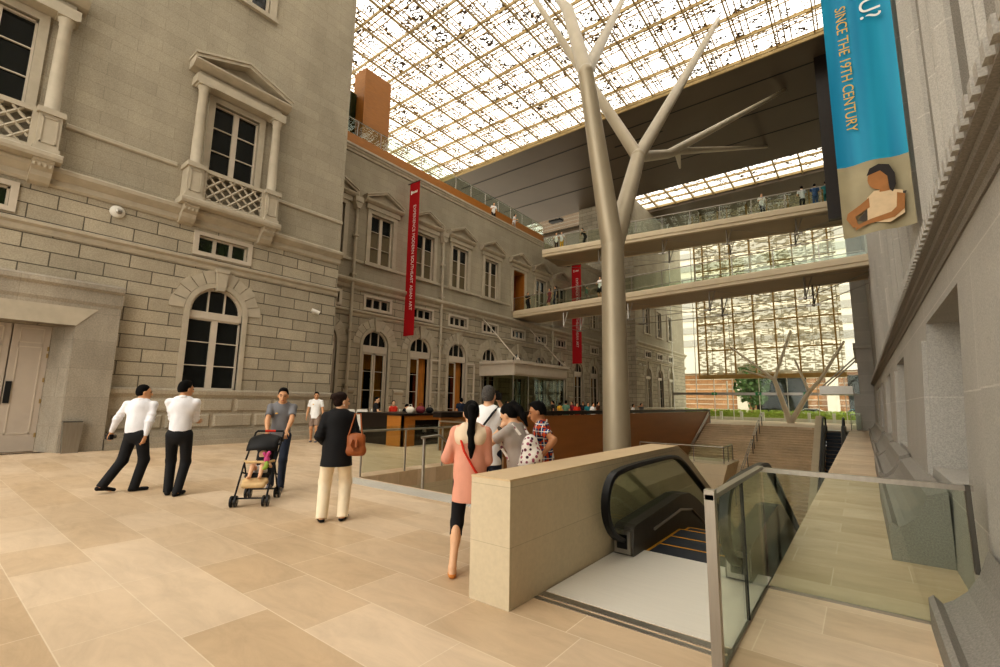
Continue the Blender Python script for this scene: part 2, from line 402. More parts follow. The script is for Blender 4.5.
def pediment(b,hw,z0,pr=.3):
    # entablature + triangular gable
    b.box(-.02,pr*.45,-hw*.86,hw*.86,z0,z0+.28)
    b.prism([(0,z0+.28),(pr*.6,z0+.3),(pr*.9,z0+.4),(pr,z0+.46),(pr,z0+.52),(0,z0+.52)],'y',-hw,hw)
    a=z0+.52; ap=a+.62
    b.prism([(-hw,a),(0,ap),(hw,a),(hw,a+.03),(hw,a+.13),(0,ap+.14),(-hw,a+.13)],'x',-.02,pr) if 0 else None
    for s in (-1,1):
        b.prism([(s*hw,a),(s*hw,a+.15),(0,ap+.15),(0,ap)],'x',-.02,pr)
        b.prism([(s*(hw+.03),a+.12),(s*(hw+.03),a+.2),(0,ap+.2),(0,ap+.12)],'x',-.02,pr+.05)
    b.prism([(-hw*.98,a),(0,ap),(hw*.98,a)],'x',-.02,pr*.35)
def grand_window(X,Y,label):
    w=win(X,Y,label)
    f=B(); sash(f,-.8,.8,9.7,12.4,2,3); f.box(-.2,-.09,-.09,.09,9.7,12.4); f.obj('frame','trimw',w,local=True)
    pane(w,.78,9.72,12.38)
    s=B(); s.box(-.05,.08,-1.02,-.8,9.6,12.4).box(-.05,.08,.8,1.02,9.6,12.4).box(-.05,.08,-1.02,1.02,12.4,12.62); s.obj('surround','trim',w,local=True)
    for y in (-1.32,1.32):
        c=B(); c.lathe([(.2,9.58),(.2,9.66),(.17,9.7),(.165,10.6),(.14,12.3),(.16,12.34),(.15,12.42),(.2,12.5),(.2,12.56)],(.36,y,0),20)
        c.box(.14,.58,y-.22,y+.22,12.56,12.64); c.obj('column','trim',w,smooth=True,local=True)
        p=B(); p.box(-.02,.6,y-.24,y+.24,8.42,9.42).box(-.02,.66,y-.3,y+.3,9.42,9.58).box(-.02,.64,y-.28,y+.28,8.3,8.44)
        for q in ((y-.17,y+.17,8.56,8.6),(y-.17,y+.17,9.3,9.34),(y-.17,y-.14,8.56,9.34),(y+.14,y+.17,8.56,9.34)): p.box(.6,.625,*q)
        p.obj('pedestal','trim',w,local=True)
        k=B(); k.prism([(0,7.5),(.2,7.55),(.34,7.68),(.38,7.82),(.52,7.9),(.56,8.02),(.6,8.04),(.6,8.1),(0,8.1)],'y',y-.22,y+.22)
        for q in range(4): k.ell((.5,y-.17+.115*q,7.95),(.07,.05,.07),8,5)
        k.obj('console','trim',w,local=True)
    e=B(); e.prism([(0,8.1),(.68,8.1),(.72,8.18),(.72,8.28),(.66,8.32),(0,8.32)],'y',-1.68,1.68); e.obj('balcony_slab','trim',w,local=True)
    r=B(); r.box(.36,.5,-1.08,1.08,9.42,9.56).box(.36,.5,-1.08,1.08,8.32,8.46).box(.36,.5,-1.08,-.95,8.46,9.42).box(.36,.5,.95,1.08,8.46,9.42)
    n=5; dy=1.9/n; z0,z1=8.46,9.42; hh=(z1-z0)
    for i in range(-2,n+2):
        for sgn in (1,-1):
            # diagonal bars clipped to the panel
            pts=[]
            ya=-.95+dy*i; yb=ya+hh
            if sgn<0: ya,yb=yb,ya
            t0,t1=0,1
            d=yb-ya
            for lim,dirn in ((-.95,1),(.95,-1)):
                pa=(ya-lim)*dirn; pb=(yb-lim)*dirn
                if pa<0 and pb<0: t0=2
                elif pa<0: t0=max(t0,-pa/(pb-pa))
                elif pb<0: t1=min(t1,pa/(pa-pb))
            if t0<t1-.03: r.tube([(.43,ya+d*t0,z0+hh*t0),(.43,ya+d*t1,z0+hh*t1)],.045,4)
    r.obj('lattice_balustrade','trim',w,local=True)
    B().box(.0,.36,-1.6,1.6,9.5,9.6).obj('sill','trim',w,local=True)
    g=B(); 
    g.box(-.02,.5,-1.6,1.6,12.64,12.95)
    pediment(g,1.74,12.9,.66); g.obj('pediment','trim',w,local=True)
    return w
def mezz_window(X,Y,label,hw=.83,glassm='dglass',panes=3):
    w=win(X,Y,label)
    f=B(); sash(f,-hw,hw,6.7,7.28,panes,1); f.obj('frame','trimw',w,local=True); pane(w,hw-.03,6.73,7.25,glassm)
    s=B()
    for q in ((-hw-.16,hw+.16,7.28,7.42),(-hw-.16,hw+.16,6.56,6.7),(-hw-.16,-hw,6.7,7.28),(hw,hw+.16,6.7,7.28)): s.box(-.03,.06,*q)
    s.obj('surround','trimw',w,local=True); return w
def arc(r,a0,a1,n): return [(r*math.cos(a0+(a1-a0)*i/n),r*math.sin(a0+(a1-a0)*i/n)) for i in range(n+1)]
def spandrel(w,r,zs,z0=0):
    b=B(); top=zs+r
    for s in (-1,1):
        a=[(s*r,zs)]+[(s*y,zs+z) for y,z in arc(r,0,PI/2,10)][1:]+[(s*r,top)]
        b.prism(a,'x',-.32,0)
    b.obj('spandrel','trim',w,local=True)
    m=B(); m.box(-.3,.07,-r-.17,-r,z0,zs).box(-.3,.07,r,r+.17,z0,zs)
    i1=arc(r,0,PI,16); i2=arc(r+.17,0,PI,16)
    for k in range(16): m.prism([(i1[k][0],zs+i1[k][1]),(i1[k+1][0],zs+i1[k+1][1]),(i2[k+1][0],zs+i2[k+1][1]),(i2[k][0],zs+i2[k][1])],'x',-.3,.07)
    m.obj('architrave','trim',w,local=True)
    v=B(); N=11
    for i in range(N):
        a0=PI*i/N+.012; a1=PI*(i+1)/N-.012
        if i==N//2: continue
        ro=r+.58 if i%2 else r+.64
        poly=arc(r+.18,a0,a1,3)+list(reversed(arc(ro,a0,a1,3)))
        v.prism([(y,zs+z) for y,z in poly],'x',-.3,.045)
    v.obj('voussoir','trim',w,local=True)
    q=B(); q.prism([(-.13,zs+r-.1),(.13,zs+r-.1),(.2,6.14),(-.2,6.14)],'x',-.3,.17); q.box(-.02,.2,-.22,.22,6.05,6.17); q.obj('keystone','trim',w,local=True)
def arch_window(X,Y,label,z0=1.87,zs=4.62,r=.87,glassm='dglass'):
    w=win(X,Y,label); spandrel(w,r,zs,z0)
    f=B(); sash(f,-r,r,z0,zs-.28,2,3); f.box(-.2,-.09,-.1,.1,z0,zs-.28); f.box(-.22,-.06,-r,r,zs-.28,zs-.02)
    ring=arc(r,0,PI,16); ring2=arc(r-.09,0,PI,16)
    for i in range(16):
        f.prism([(ring[i][0],zs+ring[i][1]),(ring[i+1][0],zs+ring[i+1][1]),(ring2[i+1][0],zs+ring2[i+1][1]),(ring2[i][0],zs+ring2[i][1])],'x',-.2,-.08)
    for y in (-.27,.27): f.box(-.18,-.1,y-.025,y+.025,zs,zs+.78)
    f.obj('frame','trimw',w,local=True)
    pane(w,r-.04,z0,zs-.2,glassm)
    B().prism([(y,zs+z) for y,z in arc(r-.04,0,PI,12)],'x',-.2,-.18).obj('fanlight_pane',glassm,w,local=True)
    return w
def plain_window(X,Y,label,hw=.8,z0=9.3,z1=12.2,ped=True,glassm='blind'):
    w=win(X,Y,label)
    f=B(); sash(f,-hw,hw,z0,z1,2,3,t=.09); f.box(-.2,-.09,-.1,.1,z0,z1); f.obj('frame','trimw',w,local=True)
    pane(w,hw-.03,z0+.02,z1-.02,glassm)
    if glassm=='blind': pane(w,hw-.03,z1-1.0,z1-.02,'dglass',x=-.172,name='upper_pane')
    s=B(); s.box(-.05,.09,-hw-.26,-hw,z0-.02,z1).box(-.05,.09,hw,hw+.26,z0-.02,z1).box(-.05,.09,-hw-.26,hw+.26,z1,z1+.26).box(-.03,.16,-hw-.34,hw+.34,z0-.2,z0-.02)
    s.obj('surround','trim',w,local=True)
    if ped:
        g=B(); pediment(g,hw+.58,z1+.22,.36); g.obj('pediment','trim',w,local=True)
    return w
arch_window(XA,YA,'dark round-arched window above the plinth of the near stone wall')
mezz_window(XA,YA,'low three-pane window between the string courses above the arched window',glassm='gglass')
mezz_window(XA,.33,'low green-glazed window under the corner balcony',glassm='gglass')
grand_window(XA,YA,'tall window with columns, pediment and lattice balcony')
grand_window(XA,.33,'tall columned balcony window at the edge above the grey door')
w=plain_window(XA,YA,'third-floor window cut by the top of the view',.75,17.2,20,False,'dglass')

# ---- building B
PY=[12.8,16.15,19.55,22.9,26.4,30.0,33.3,36.7,40.1,43.5]
B_h=[]
for i,y in enumerate(PY):
    B_h.append((y-.8,y+.8,9.3,12.2) if i!=5 else (y-.8,y+.8,8.7,12.2))
    B_h.append((y-.83,y+.83,6.7,7.28)); B_h.append((y-.87,y+.87,0,5.49))
wb=wall_obj('wall_left_middle',XB,11.35,46.2,7.6,15.3,B_h,'set-back grey stone facade with pedimented windows')
b=B(); course(b,XB,11.35,46,LEDGE); course(b,XB,11.35,46,LOWS)
for i in range(len(PY)-1): course(b,XB,PY[i]+1.1,PY[i+1]-1.1,[(.03,9.1),(.07,9.14),(.07,9.24),(.02,9.28)])
course(b,XB,11.35,46,[(.02,15.32),(.06,15.36),(.06,15.46),(.12,15.54),(.12,15.6),(.18,15.66),(.18,15.78),(0,15.8)])
b.obj('string_course','trim',wb)
b=B()
for i in range(len(PY)-1): course(b,XB,PY[i]+1.35,PY[i+1]-1.35,[(.1,0),(.1,1.9),(.18,2.0),(.18,2.1),(.02,2.2)])
b.obj('plinth','panel',wb)
box(-32,XB-.02,11.4,46.2,15.3,15.8).obj('roof_deck','trim',wb)
ordn=['first','second','third','fourth','fifth','sixth','seventh','eighth','ninth','tenth']
for i,y in enumerate(PY):
    if i!=5: plain_window(XB,y,'pedimented upper window, %s along the set-back facade'%ordn[i])
    mezz_window(XB,y,'low three-pane mezzanine window, %s along the set-back facade'%ordn[i])
B().add([(XB-1.05,11.4,0),(XB-1.05,46.2,0),(XB-1.05,46.2,15.3),(XB-1.05,11.4,15.3)],[(0,1,2,3)]).box(XB-1.05,XB-.33,11.4,46.2,5.6,5.7).box(XB-1.05,XB-.33,11.4,46.2,8.4,8.5).obj('interior_lining','darkwood',wb)
# upper doorway onto the bridge
d=thing('door_2','open doorway with orange lining onto the lower bridge','door',(XB,30,0),kind='structure')
s=B(); s.box(-.05,.09,-1.06,-.8,8.7,12.46).box(-.05,.09,.8,1.06,8.7,12.46).box(-.05,.09,-.8,.8,12.2,12.46); pediment(s,1.38,12.42,.36); s.obj('surround','trim',d,local=True)
B().box(-.9,0,.74,.8,8.7,12.2).box(-.9,0,-.8,-.74,8.7,12.2).box(-.9,0,-.8,.8,12.14,12.2).obj('lining','wood',d,local=True)
box(-.95,-.9,-.8,.8,8.7,12.2).obj('curtain','redwood',d,local=True)
# ground floor glazed doors
def french(i,y,openleaf):
    lab={1:'closed arched glazed door, first right of the near wall corner',2:'arched doorway with one leaf open and red-brown lining, between the downpipes',3:'arched doorway with open leaf beside the second downpipe'}.get(i,'arched glazed door, %s along the set-back facade'%ordn[i])
    w=thing('door_%d'%(i+2 if i else 12),lab,'door',(XB,y,0),kind='structure')
    r=.87; zs=4.62; spandrel(w,r,zs)
    f=B(); f.box(-.22,-.06,-r,r,zs-.42,zs-.02)
    ring=arc(r,0,PI,16); ring2=arc(r-.1,0,PI,16)
    for k in range(16): f.prism([(ring[k][0],zs+ring[k][1]),(ring[k+1][0],zs+ring[k+1][1]),(ring2[k+1][0],zs+ring2[k+1][1]),(ring2[k][0],zs+ring2[k][1])],'x',-.2,-.08)
    for yy in (-.27,.27): f.box(-.18,-.1,yy-.025,yy+.025,zs,zs+.78)
    f.box(-.2,-.06,-r,-r+.09,0,zs-.4).box(-.2,-.06,r-.09,r,0,zs-.4); f.obj('frame','trimw',w,local=True)
    B().prism([(yy,zs+z) for yy,z in arc(r-.04,0,PI,12)],'x',-.2,-.18).obj('fanlight_pane','dglass',w,local=True)
    def leaf(y0,y1,nm):
        l=B(); sash(l,y0,y1,.05,4.2,1,4,t=.1); lf=l.obj(nm,'trimw',w,local=True); return lf
    leaf(-.78,-.02,'door_leaf')
    box(-.165,-.155,-.72,-.06,.1,4.1).obj('pane','glassv',w,local=True)
    if openleaf:
        l=B(); sash(l,0,.76,.05,4.2,1,4,x=0,t=.1); lf=l.obj('door_leaf','trimw',w,local=True); lf.location=(.02,.86,0); lf.rotation_euler=(0,0,-.25)
        box(-.6,-.5,.0,.8,0,4.2).obj('curtain','redwood',w,local=True)
    else:
        leaf(.02,.78,'door_leaf'); box(-.165,-.155,.06,.72,.1,4.1).obj('pane','glassv',w,local=True)
    B().box(-.5,-.46,-.85,-.35,0,4.3).box(-.5,-.46,.35,.85,0,4.3).box(-.48,-.44,-.85,.85,3.3,4.4).obj('drape','curtain',w,local=True)
    box(-.84,-.8,-.85,.85,0,2.9 if not openleaf else 2.2).obj('interior_screen','dglass',w,local=True)
for i,y in enumerate(PY):
    if i==0: continue
    french(i,y,i in (2,3))
french(0,PY[0],False)
# ---- building C
CY=[49.6,53.4,57.3]
C_h=[]
for y in CY: C_h+= [(y-.8,y+.8,9.3,12.2),(y-.83,y+.83,6.7,7.28),(y-.87,y+.87,1.2,5.49)]
wc=wall_obj('wall_left_far',XA,46.2,63,7.6,HZ,C_h,'far grey stone pavilion at the end of the facade')
b=B(); course(b,XA,46.1,63.2,LEDGE); course(b,XA,46.1,63.2,LOWS); course(b,XA,46.1,63.2,[(.1,0),(.1,1.0),(.2,1.1),(.2,1.2),(.02,1.25)]); b.obj('string_course','trim',wc)
B().add([(XA,46.2,0),(XB-3,46.2,0),(XB-3,46.2,HZ),(XA,46.2,HZ)],[(0,1,2,3)]).add([(XA,63,0),(XB-8,63,0),(XB-8,63,HZ),(XA,63,HZ)],[(0,1,2,3)]).obj('side_return','rustx',wc)
for i,y in enumerate(CY):
    plain_window(XA,y,'upper window of the far pavilion, %s from its corner'%ordn[i],glassm='dglass',ped=False)
    mezz_window(XA,y,'small square-set mezzanine window of the far pavilion, %s from its corner'%ordn[i])
    arch_window(XA,y,'arched window of the far pavilion, %s from its corner'%ordn[i],z0=1.2,glassm='blind' if i!=1 else 'dglass')

# ---- right building
def bx(z): return .78-.05*(3.1-z)
mk=lambda u,z,d:(bx(z)+d,u,z)
N_h=[(5.7,8.3,.85,2.72),(12.6,14.9,.8,2.66),(18.6,20.6,.8,2.66),(24.5,26.5,.8,2.66),(30.5,32.5,.8,2.66),(-.6,2.0,.85,2.72)]
b=B().wallface(-9,42,0,3.1,N_h,mk,.75)
wr=struct('wall_right',b,'granite','grey granite wall with deep niches beside the walkway','wall')
b=B()
for h in N_h: b.box(bx(1.7)+.55,bx(1.7)+.6,h[0]-.1,h[1]+.1,h[2]-.1,h[3]+.1)
b.obj('niche_back','granite',wr)
b=B()
for h in N_h:   # raised facing panels between the niches
    y0,y1=h[1]+.06,h[1]+2.6
    z0,z1=.72,2.5
    b.add([(bx(z0)-.05,y0,z0),(bx(z0)-.05,y1,z0),(bx(z1)-.05,y1,z1),(bx(z1)-.05,y0,z1),(bx(z0)+.02,y0,z0),(bx(z0)+.02,y1,z0),(bx(z1)+.02,y1,z1),(bx(z1)+.02,y0,z1)],[(0,1,2,3),(4,5,1,0),(5,6,2,1),(6,7,3,2),(7,4,0,3)])
b.obj('facing_panel','granite',wr)
co=B(); co.prism([(.9,3.06),(.76,3.06),(.75,3.1),(.72,3.12),(.72,3.16),(.68,3.17),(.67,3.21),(.62,3.22),(.62,3.34),(.66,3.4),(.9,3.46)],'y',-9,42)
co.obj('cornice','trim' if 0 else 'granitep',wr)
de=B(); y=-2
while y<41.8:
    de.box(.585,.64,y,y+.085,3.24,3.34); y+=.17
de.obj('dentil_course','granite',wr)
ub=B().add([(.86,-9,3.4),(.86,42,3.4),(.86,42,HZ),(.86,-9,HZ)],[(0,1,2,3)]); ub.obj('upper_wall','graniter',wr)
rb=B(); y=4.2; k=0
while y<30:
    r_=(.05,.09,.05,.03,.12,.03)[k%6]; rb.tube([(.87,y,3.42),(.87,y,HZ)],r_,7,caps=False); y+=(.16,.2,.13,.5,.34,.3)[k%6]; k+=1
rb.obj('fluted_pilaster','granite',wr)
# far right pavilion
wf=struct('wall_right_far',B().box(-.05,3,42,56,0,HZ).box(-.42,3,41.7,56,0,2.55).box(-.2,3,41.8,56,5.8,6.2),'granite','dark granite pavilion at the far end of the walkway','wall')
box(-.74,-.06,33.6,34.1,13.0,HZ).obj('bronze_pilaster','darkwood',wf)

M_['frostt']=glass('frosted_roof_panel','6e665a',.0,dens=.5)
# ---- ceiling
struct('ceiling',B().box(-40,4,31.6,46.6,HZ,HZ+.08).box(-40,4,51.6,60,HZ,HZ+.6),'soffit','dark bronze soffit panels beyond the glass roof','ceiling')
b=B()
for y in (34.0,37.8,41.5): b.box(-32,4,y-.05,y+.05,HZ-.02,HZ+.01)
c_=b.obj('panel_joint','black',bpy.data.objects['ceiling'])
b=B(); b.box(-15.5,-11.3,35.9,36.05,HZ-.03,HZ+.01); b.obj('slot_vent','black',bpy.data.objects['ceiling'])
sk=thing('window_90','great glass roof with rod sunscreen over the plaza','roof',(-14,10,HZ),kind='structure')
sheetz(-40,2,-14,34,HZ+.75).obj('sunscreen','sky',sk)
b=B(); x=-38.9
while x<2: b.box(x-.035,x+.035,-14,34,HZ+.45,HZ+.6); x+=2.02
b.obj('main_beam','gold',sk)
b=B(); y=-13.3
while y<34: b.box(-40,2,y-.035,y+.035,HZ+.4,HZ+.55); y+=2.15
b.obj('cross_beam','gold',sk)
b=B(); x=-38.9+.5; i=0
while x<2:
    b.box(x-.03,x+.03,-14,34,HZ+.6,HZ+.64); i+=1; x+=[.34,.34,1.34][i%3]
y=-13.3+.45; i=0
while y<34:
    b.box(-40,2,y-.03,y+.03,HZ+.62,HZ+.66); i+=1; y+=[.4,.4,1.35][i%3]
b.obj('lattice_bar','lattice',sk)
box(-40,2,31.55,31.65,HZ-.05,HZ+.16).obj('edge_beam','gold',sk)
s2=thing('window_91','bright gridded roof strip beyond the dark soffit','roof',(-14,49,HZ),kind='structure')
sheetz(-19,4,46.6,51.6,HZ+.75).obj('sunscreen','sky',s2)
sheetz(-36,-19.1,46.6,51.6,HZ+.3).obj('frosted_panel','frostt',s2)
B().box(-29.5,-27.8,47.5,48.3,HZ+.1,HZ+.3).obj('light_fitting','black',s2)
b=B(); x=-19
while x<2: b.box(x-.06,x+.06,46.6,51.6,HZ+.2,HZ+.45); x+=2.02
for y in (46.7,48.3,49.9,51.5): b.box(-19,2,y-.05,y+.05,HZ+.3,HZ+.5)
for k in range(10): b.tube([(-19+2.02*k,46.7,HZ+.3),(-17+2.02*k,49.9,HZ+.3)],.04,4)
b.obj('grid_beam','gold',s2)

# ---- far curtain wall and veil
YG=56
vw=thing('window_92','tall far curtain wall with louvred veil','window',(-9,YG,0),kind='structure')
sheety(-14.4,-.9,YG,4.9,HZ).obj('louvre_veil','veil',vw)
b=B()
for x in (-14.4,-13.5,-11.6,-10.6,-8.6,-6.6,-4.6,-2.7,-1.5): b.box(x-.07,x+.07,YG-.35,YG-.15,4.7,HZ)
for z in (4.7,7.7,10.7,13.8,17,20.5): b.box(-14.4,-.9,YG-.32,YG-.2,z-.07,z+.07)
b.box(-14.4,-.9,YG-.4,YG+.1,4.5,4.95)
b.obj('veil_frame','lattice',vw)
sheety(-18.1,-.1,YG+.5,0,HZ).obj('clear_glass','glassd',vw)
b=B()
for x in (-17.6,-15,-13.1,-11.2,-8.6,-6,-3.4,-1.2): b.box(x-.03,x+.03,YG+.45,YG+.58,0,HZ)
b.obj('mullion','white',vw)
box(-17.6,-.42,YG-.1,YG+.12,2.72,3.0).obj('transom_beam','steel',vw)
# ================================================================ THINGS
# ---- branching column
tc=thing('branching_column','tall champagne metal column forking like a tree under the glass roof','column',(-5.87,13.3,-5.5))
b=B(); b.tube([(-5.87,13.3,-5.5),(-5.87,13.3,.3),(-5.88,13.3,6.75)],[.42,.41,.345],28); b.tube([(-5.88,13.3,6.68),(-5.88,13.3,6.76)],.352,28)
b.obj('trunk','champ',tc,smooth=True)
fk=(-6.33,12.5,12.34); f2=(-5.97,16.0,10.85)
box_=B().tube([(-5.88,13.3,6.6),(-5.92,13.22,7.1),fk],[.345,.345,.25],28); box_.obj('branch','champ',tc,smooth=True)
B().ell(fk,(.26,.26,.29),20,12).obj('joint','champ',tc,smooth=True)
B().tube([fk,(-8.1,14.5,17.2),(-11.88,19.8,HZ+.3)],[.25,.225,.15],20).obj('branch','champ',tc,smooth=True)
B().tube([fk,(-8.74,22.15,HZ+.3)],[.22,.13],20).obj('branch','champ',tc,smooth=True)
B().tube([(-5.86,13.35,6.5),(-5.9,14.6,8.6),f2],[.30,.29,.26],24).obj('branch','champ',tc,smooth=True)
B().ell(f2,(.28,.28,.3),20,12).obj('joint','champ',tc,smooth=True)
B().tube([f2,(-12.91,19.03,HZ+.3)],[.24,.13],18).obj('branch','champ',tc,smooth=True)
B().tube([f2,(-5.02,27.1,HZ+.3)],[.26,.15],18).obj('branch','champ',tc,smooth=True)
nd=(-6.1,20.0,12.85)
B().tube([f2,nd,(-5.95,21.2,13.5)],[.22,.2,.17],16).obj('branch','champ',tc,smooth=True)
B().tube([(-6.1,20,12.85),(-2.61,36.1,HZ)],[.19,.12],14).obj('branch','champ',tc,smooth=True)
B().tube([(-5.95,21.0,13.4),(-4.81,43.7,HZ)],[.17,.11],14).obj('branch','champ',tc,smooth=True)
B().tube([(-5.95,21.0,13.4),(-12,43.0,HZ)],[.15,.1],14).obj('branch','champ',tc,smooth=True)

# ---- footbridges
def bridge(P0,P1,zt,fh,depth,label,ghost,posts):
    P0=Vector((*P0,0)); P1=Vector((*P1,0)); L=(P1-P0).length; a=math.atan2(P1.y-P0.y,P1.x-P0.x)
    t=thing('footbridge',label,'bridge',(P0.x,P0.y,zt),a)
    box(0,L,.1,depth-.1,-.25,0).obj('deck','bridge',t,local=True)
    b=B()
    for s in (0,1):
        y0=0 if s==0 else depth; sg=1 if s==0 else -1
        b.prism([(y0,-.03),(y0,-fh*.55),(y0+sg*.06,-fh*.6),(y0+sg*.06,-fh*.95),(y0+sg*.3,-fh),(y0+sg*.4,-fh*.7),(y0+sg*.4,-.0),(y0+sg*.02,.06)],'x',0,L)
    b.obj('fascia','bridge',t,local=True)
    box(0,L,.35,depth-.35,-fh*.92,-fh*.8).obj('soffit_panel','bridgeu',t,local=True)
    n=int(L/1.9)
    step_=(L-.2)/n
    for y in (.1,depth-.1):
        B().tube([(0,y,1.12),(L,y,1.12)],.03,8).obj('handrail','steel',t,local=True)
        for i in range(n+1):
            x=.1+step_*i; box(x-.02,x+.02,y+.01,y+.04,0,1.12).obj('rail_post','steel',t,local=True)
            if i<n: box(x+.03,x+step_-.03,y-.006,y+.006,.06,1.05).obj('glass_panel','glassg',t,local=True)
    for s in posts:
        x=L*s
        for y in (.6,depth-.6):
            q=B(); q.tube([(x,y,-fh),(x,y,-1.6)],.05,8); q.box(x-.32,x+.32,y-.05,y+.05,-1.66,-1.56); q.ell((x,y,-1.6),(.1,.1,.1))
            q.tube([(x,y,-1.6),(x+.35,y,-fh)],.03,6); q.obj('king_post','steel',t,local=True)
    r=B()
    for y in (.6,depth-.6):
        pts=[0]+list(posts)+[1]
        for i in range(len(pts)-1):
            z0=-.6 if i==0 else -1.6; z1=-.6 if i==len(pts)-2 else -1.6
            r.tube([(L*pts[i],y,z0),(L*pts[i+1],y,z1)],.022,6)
            r.tube([(L*pts[i],y,-fh if z0<-1 else -.6),(L*pts[i+1],y,z1 if z1<-1 else -.6)],.016,6)
    r.obj('tie_rod','steel',t,local=True)
    return t
bl=bridge((-21.5,29.2),(1.0,27.05),8.72,.5,3.4,'lower steel footbridge with glass rails crossing the atrium',0,(.2,.43,.66,.87))
bu=bridge((-20.5,31.97),(1.0,34.5),14.4,.58,3.6,'upper steel footbridge with glass rails under the bronze soffit',0,(.22,.45,.65,.84))

# ---- parapet beside the escalator
pp=thing('parapet_wall','solid limestone parapet the visitors lean on beside the escalator','parapet',(-2.48,3.08,0))
prof=[(3.08,0),(3.08,.968),(7.35,.968),(7.9,.768),(9.3,.06),(17.5,-4.3),(17.5,-5.5),(5.3,-5.5),(5.3,0)]
B().prism(prof,'x',-2.68,-2.27).obj('wall_body','lime',pp)
B().prism([(3.075,.968),(7.36,.968),(7.92,.768),(7.93,.78),(7.37,.982),(3.075,.982)],'x',-2.682,-2.268).obj('coping','limecap',pp)
struct('trim_2',B().box(-2.27,-.79,3.42,3.47,0.0,.004).box(-2.27,-.79,3.5,3.58,0.0,.006),'steel','metal threshold strip before the escalator landing','threshold')

# ---- escalator
def escalator(x0,x1,yc,sg,label,zs=0,near=True):
    """x0..x1 clear well; yc comb line; descends towards sg*y"""
    t=thing('escalator',label,'escalator',((x0+x1)/2,yc,zs))
    Y=lambda d:yc+sg*d
    SL=.5
    # landing plate
    box(x0+.01,x1-.01,min(Y(-1.65),Y(0)),max(Y(-1.65),Y(0)),-.3,.006).obj('landing_plate','plate',t)
    for x,s in ((x0+.14,1),(x1-.23,-1)):
        pr=[(-.3,0),(-.31,.08),(-.28,.29),(-.2,.31),(1.4,.40),(1.75,.37),(2.1,.25),(2.6,.02),(11.2,-4.3),(11.2,-4.8),(2.2,-.55),(.9,-.3),(-.25,-.3)]
        h=B().prism([(Y(a),b) for a,b in pr],'x',x-.11,x+.11); ho=h.obj('skirt_housing','dsteel',t)
        box(x-.09,x+.09,min(Y(-.34),Y(-.28)),max(Y(-.34),Y(-.28)),.03,.26).obj('newel_plate','steel',ho)
        box(x-.055,x+.055,min(Y(-.355),Y(-.3)),max(Y(-.355),Y(-.3)),.08,.22).obj('handrail_inlet','rubber',ho)
        B().tube([(x+s*.12,Y(.3),.17),(x+s*.12,Y(1.3),.22),(x+s*.12,Y(1.8),.14),(x+s*.12,Y(2.7),-.28)],.016,6).obj('guide_strip','steel',ho)
        pts=[(-.3,.15),(-.55,.24),(-.72,.42),(-.75,.62),(-.66,.8),(-.45,.9),(1.3,.9),(1.6,.86),(1.9,.75),(2.3,.56),(11.0,-3.79)]
        fine=[]
        for i in range(len(pts)-1):
            for k in range(3): fine.append((pts[i][0]+(pts[i+1][0]-pts[i][0])*k/3,pts[i][1]+(pts[i+1][1]-pts[i][1])*k/3))
        fine.append(pts[-1])
        for _ in range(2): fine=[fine[0]]+[((fine[i-1][0]+2*fine[i][0]+fine[i+1][0])/4,(fine[i-1][1]+2*fine[i][1]+fine[i+1][1])/4) for i in range(1,len(fine)-1)]+[fine[-1]]
        hr=B(); n=len(fine)
        for i,(a,c) in enumerate(fine):
            p=Vector(fine[max(i-1,0)]); q=Vector(fine[min(i+1,n-1)]); d=(q-p).normalized(); nn=Vector((-d.y,d.x))
            for (u,v) in ((-.045,-.02),(-.05,.0),(-.035,.025),(.035,.025),(.05,.0),(.045,-.02)):
                hr.v.append((x+u,Y(a+nn.x*v),c+nn.y*v))
        for i in range(n-1):
            for k in range(6): hr.f.append((i*6+k,i*6+(k+1)%6,(i+1)*6+(k+1)%6,(i+1)*6+k))
        hr.f+= [(0,1,2,3,4,5),tuple((n-1)*6+k for k in (5,4,3,2,1,0))]
        hr.obj('handrail','rubber',t,smooth=True)
        gp=[(a,c-.02) for a,c in fine]+[(11.0,-4.25),(2.6,.0),(2.1,.23),(1.75,.35),(1.4,.38),(-.2,.29)]
        B().prism([(Y(a),c) for a,c in gp],'x',x-.006,x+.006).obj('glass_balustrade','glass',t)
    # steps
    k=0; d=0.0
    while d<11:
        z=0 if d<.9 else (-.05 if d<1.25 else -.05-(d-1.2)*SL)
        z=-0.002 if d<1.15 else (-.06 if d<1.5 else -.06-(round((d-1.6)/.4)+1)*.4*SL)
        st=box(x0+.26,x1-.35,min(Y(d),Y(d+.4)),max(Y(d),Y(d+.4)),z-.26,z).obj('step','step',t)
        e=B().box(x0+.26,x1-.35,min(Y(d+.375),Y(d+.4)),max(Y(d+.375),Y(d+.4)),z,z+.004)
        e.box(x0+.26,x0+.29,min(Y(d),Y(d+.4)),max(Y(d),Y(d+.4)),z,z+.004).box(x1-.38,x1-.35,min(Y(d),Y(d+.4)),max(Y(d),Y(d+.4)),z,z+.004)
        e.obj('yellow_edge','yellow',st)
        d+=.4
    return t
escalator(-2.27,-.79,5.25,1,'escalator with black handrails going down beside the limestone parapet')
escalator(-2.25,-.83,39.2,-1,'distant escalator with black rails beside the far end of the walkway')
# well sides
for nm_,b_,lb_ in (('wall_well_right',box(-.83,-.79,5.3,41.5,-5.5,-.35),'right side wall of the stairwell'),('wall_well_left',box(-8.42,-8.36,6.07,11,-5.5,-.35),'left side wall of the stairwell'),('wall_well_near',box(-8.36,-2.68,6.03,6.07,-5.5,-.35),'near side wall of the stairwell'),('wall_well_back',box(-11.3,-8.42,10.96,11,-5.5,-.35),'short side wall of the stairwell below the glass fence')):
    struct(nm_,b_,'lime',lb_,'wall')

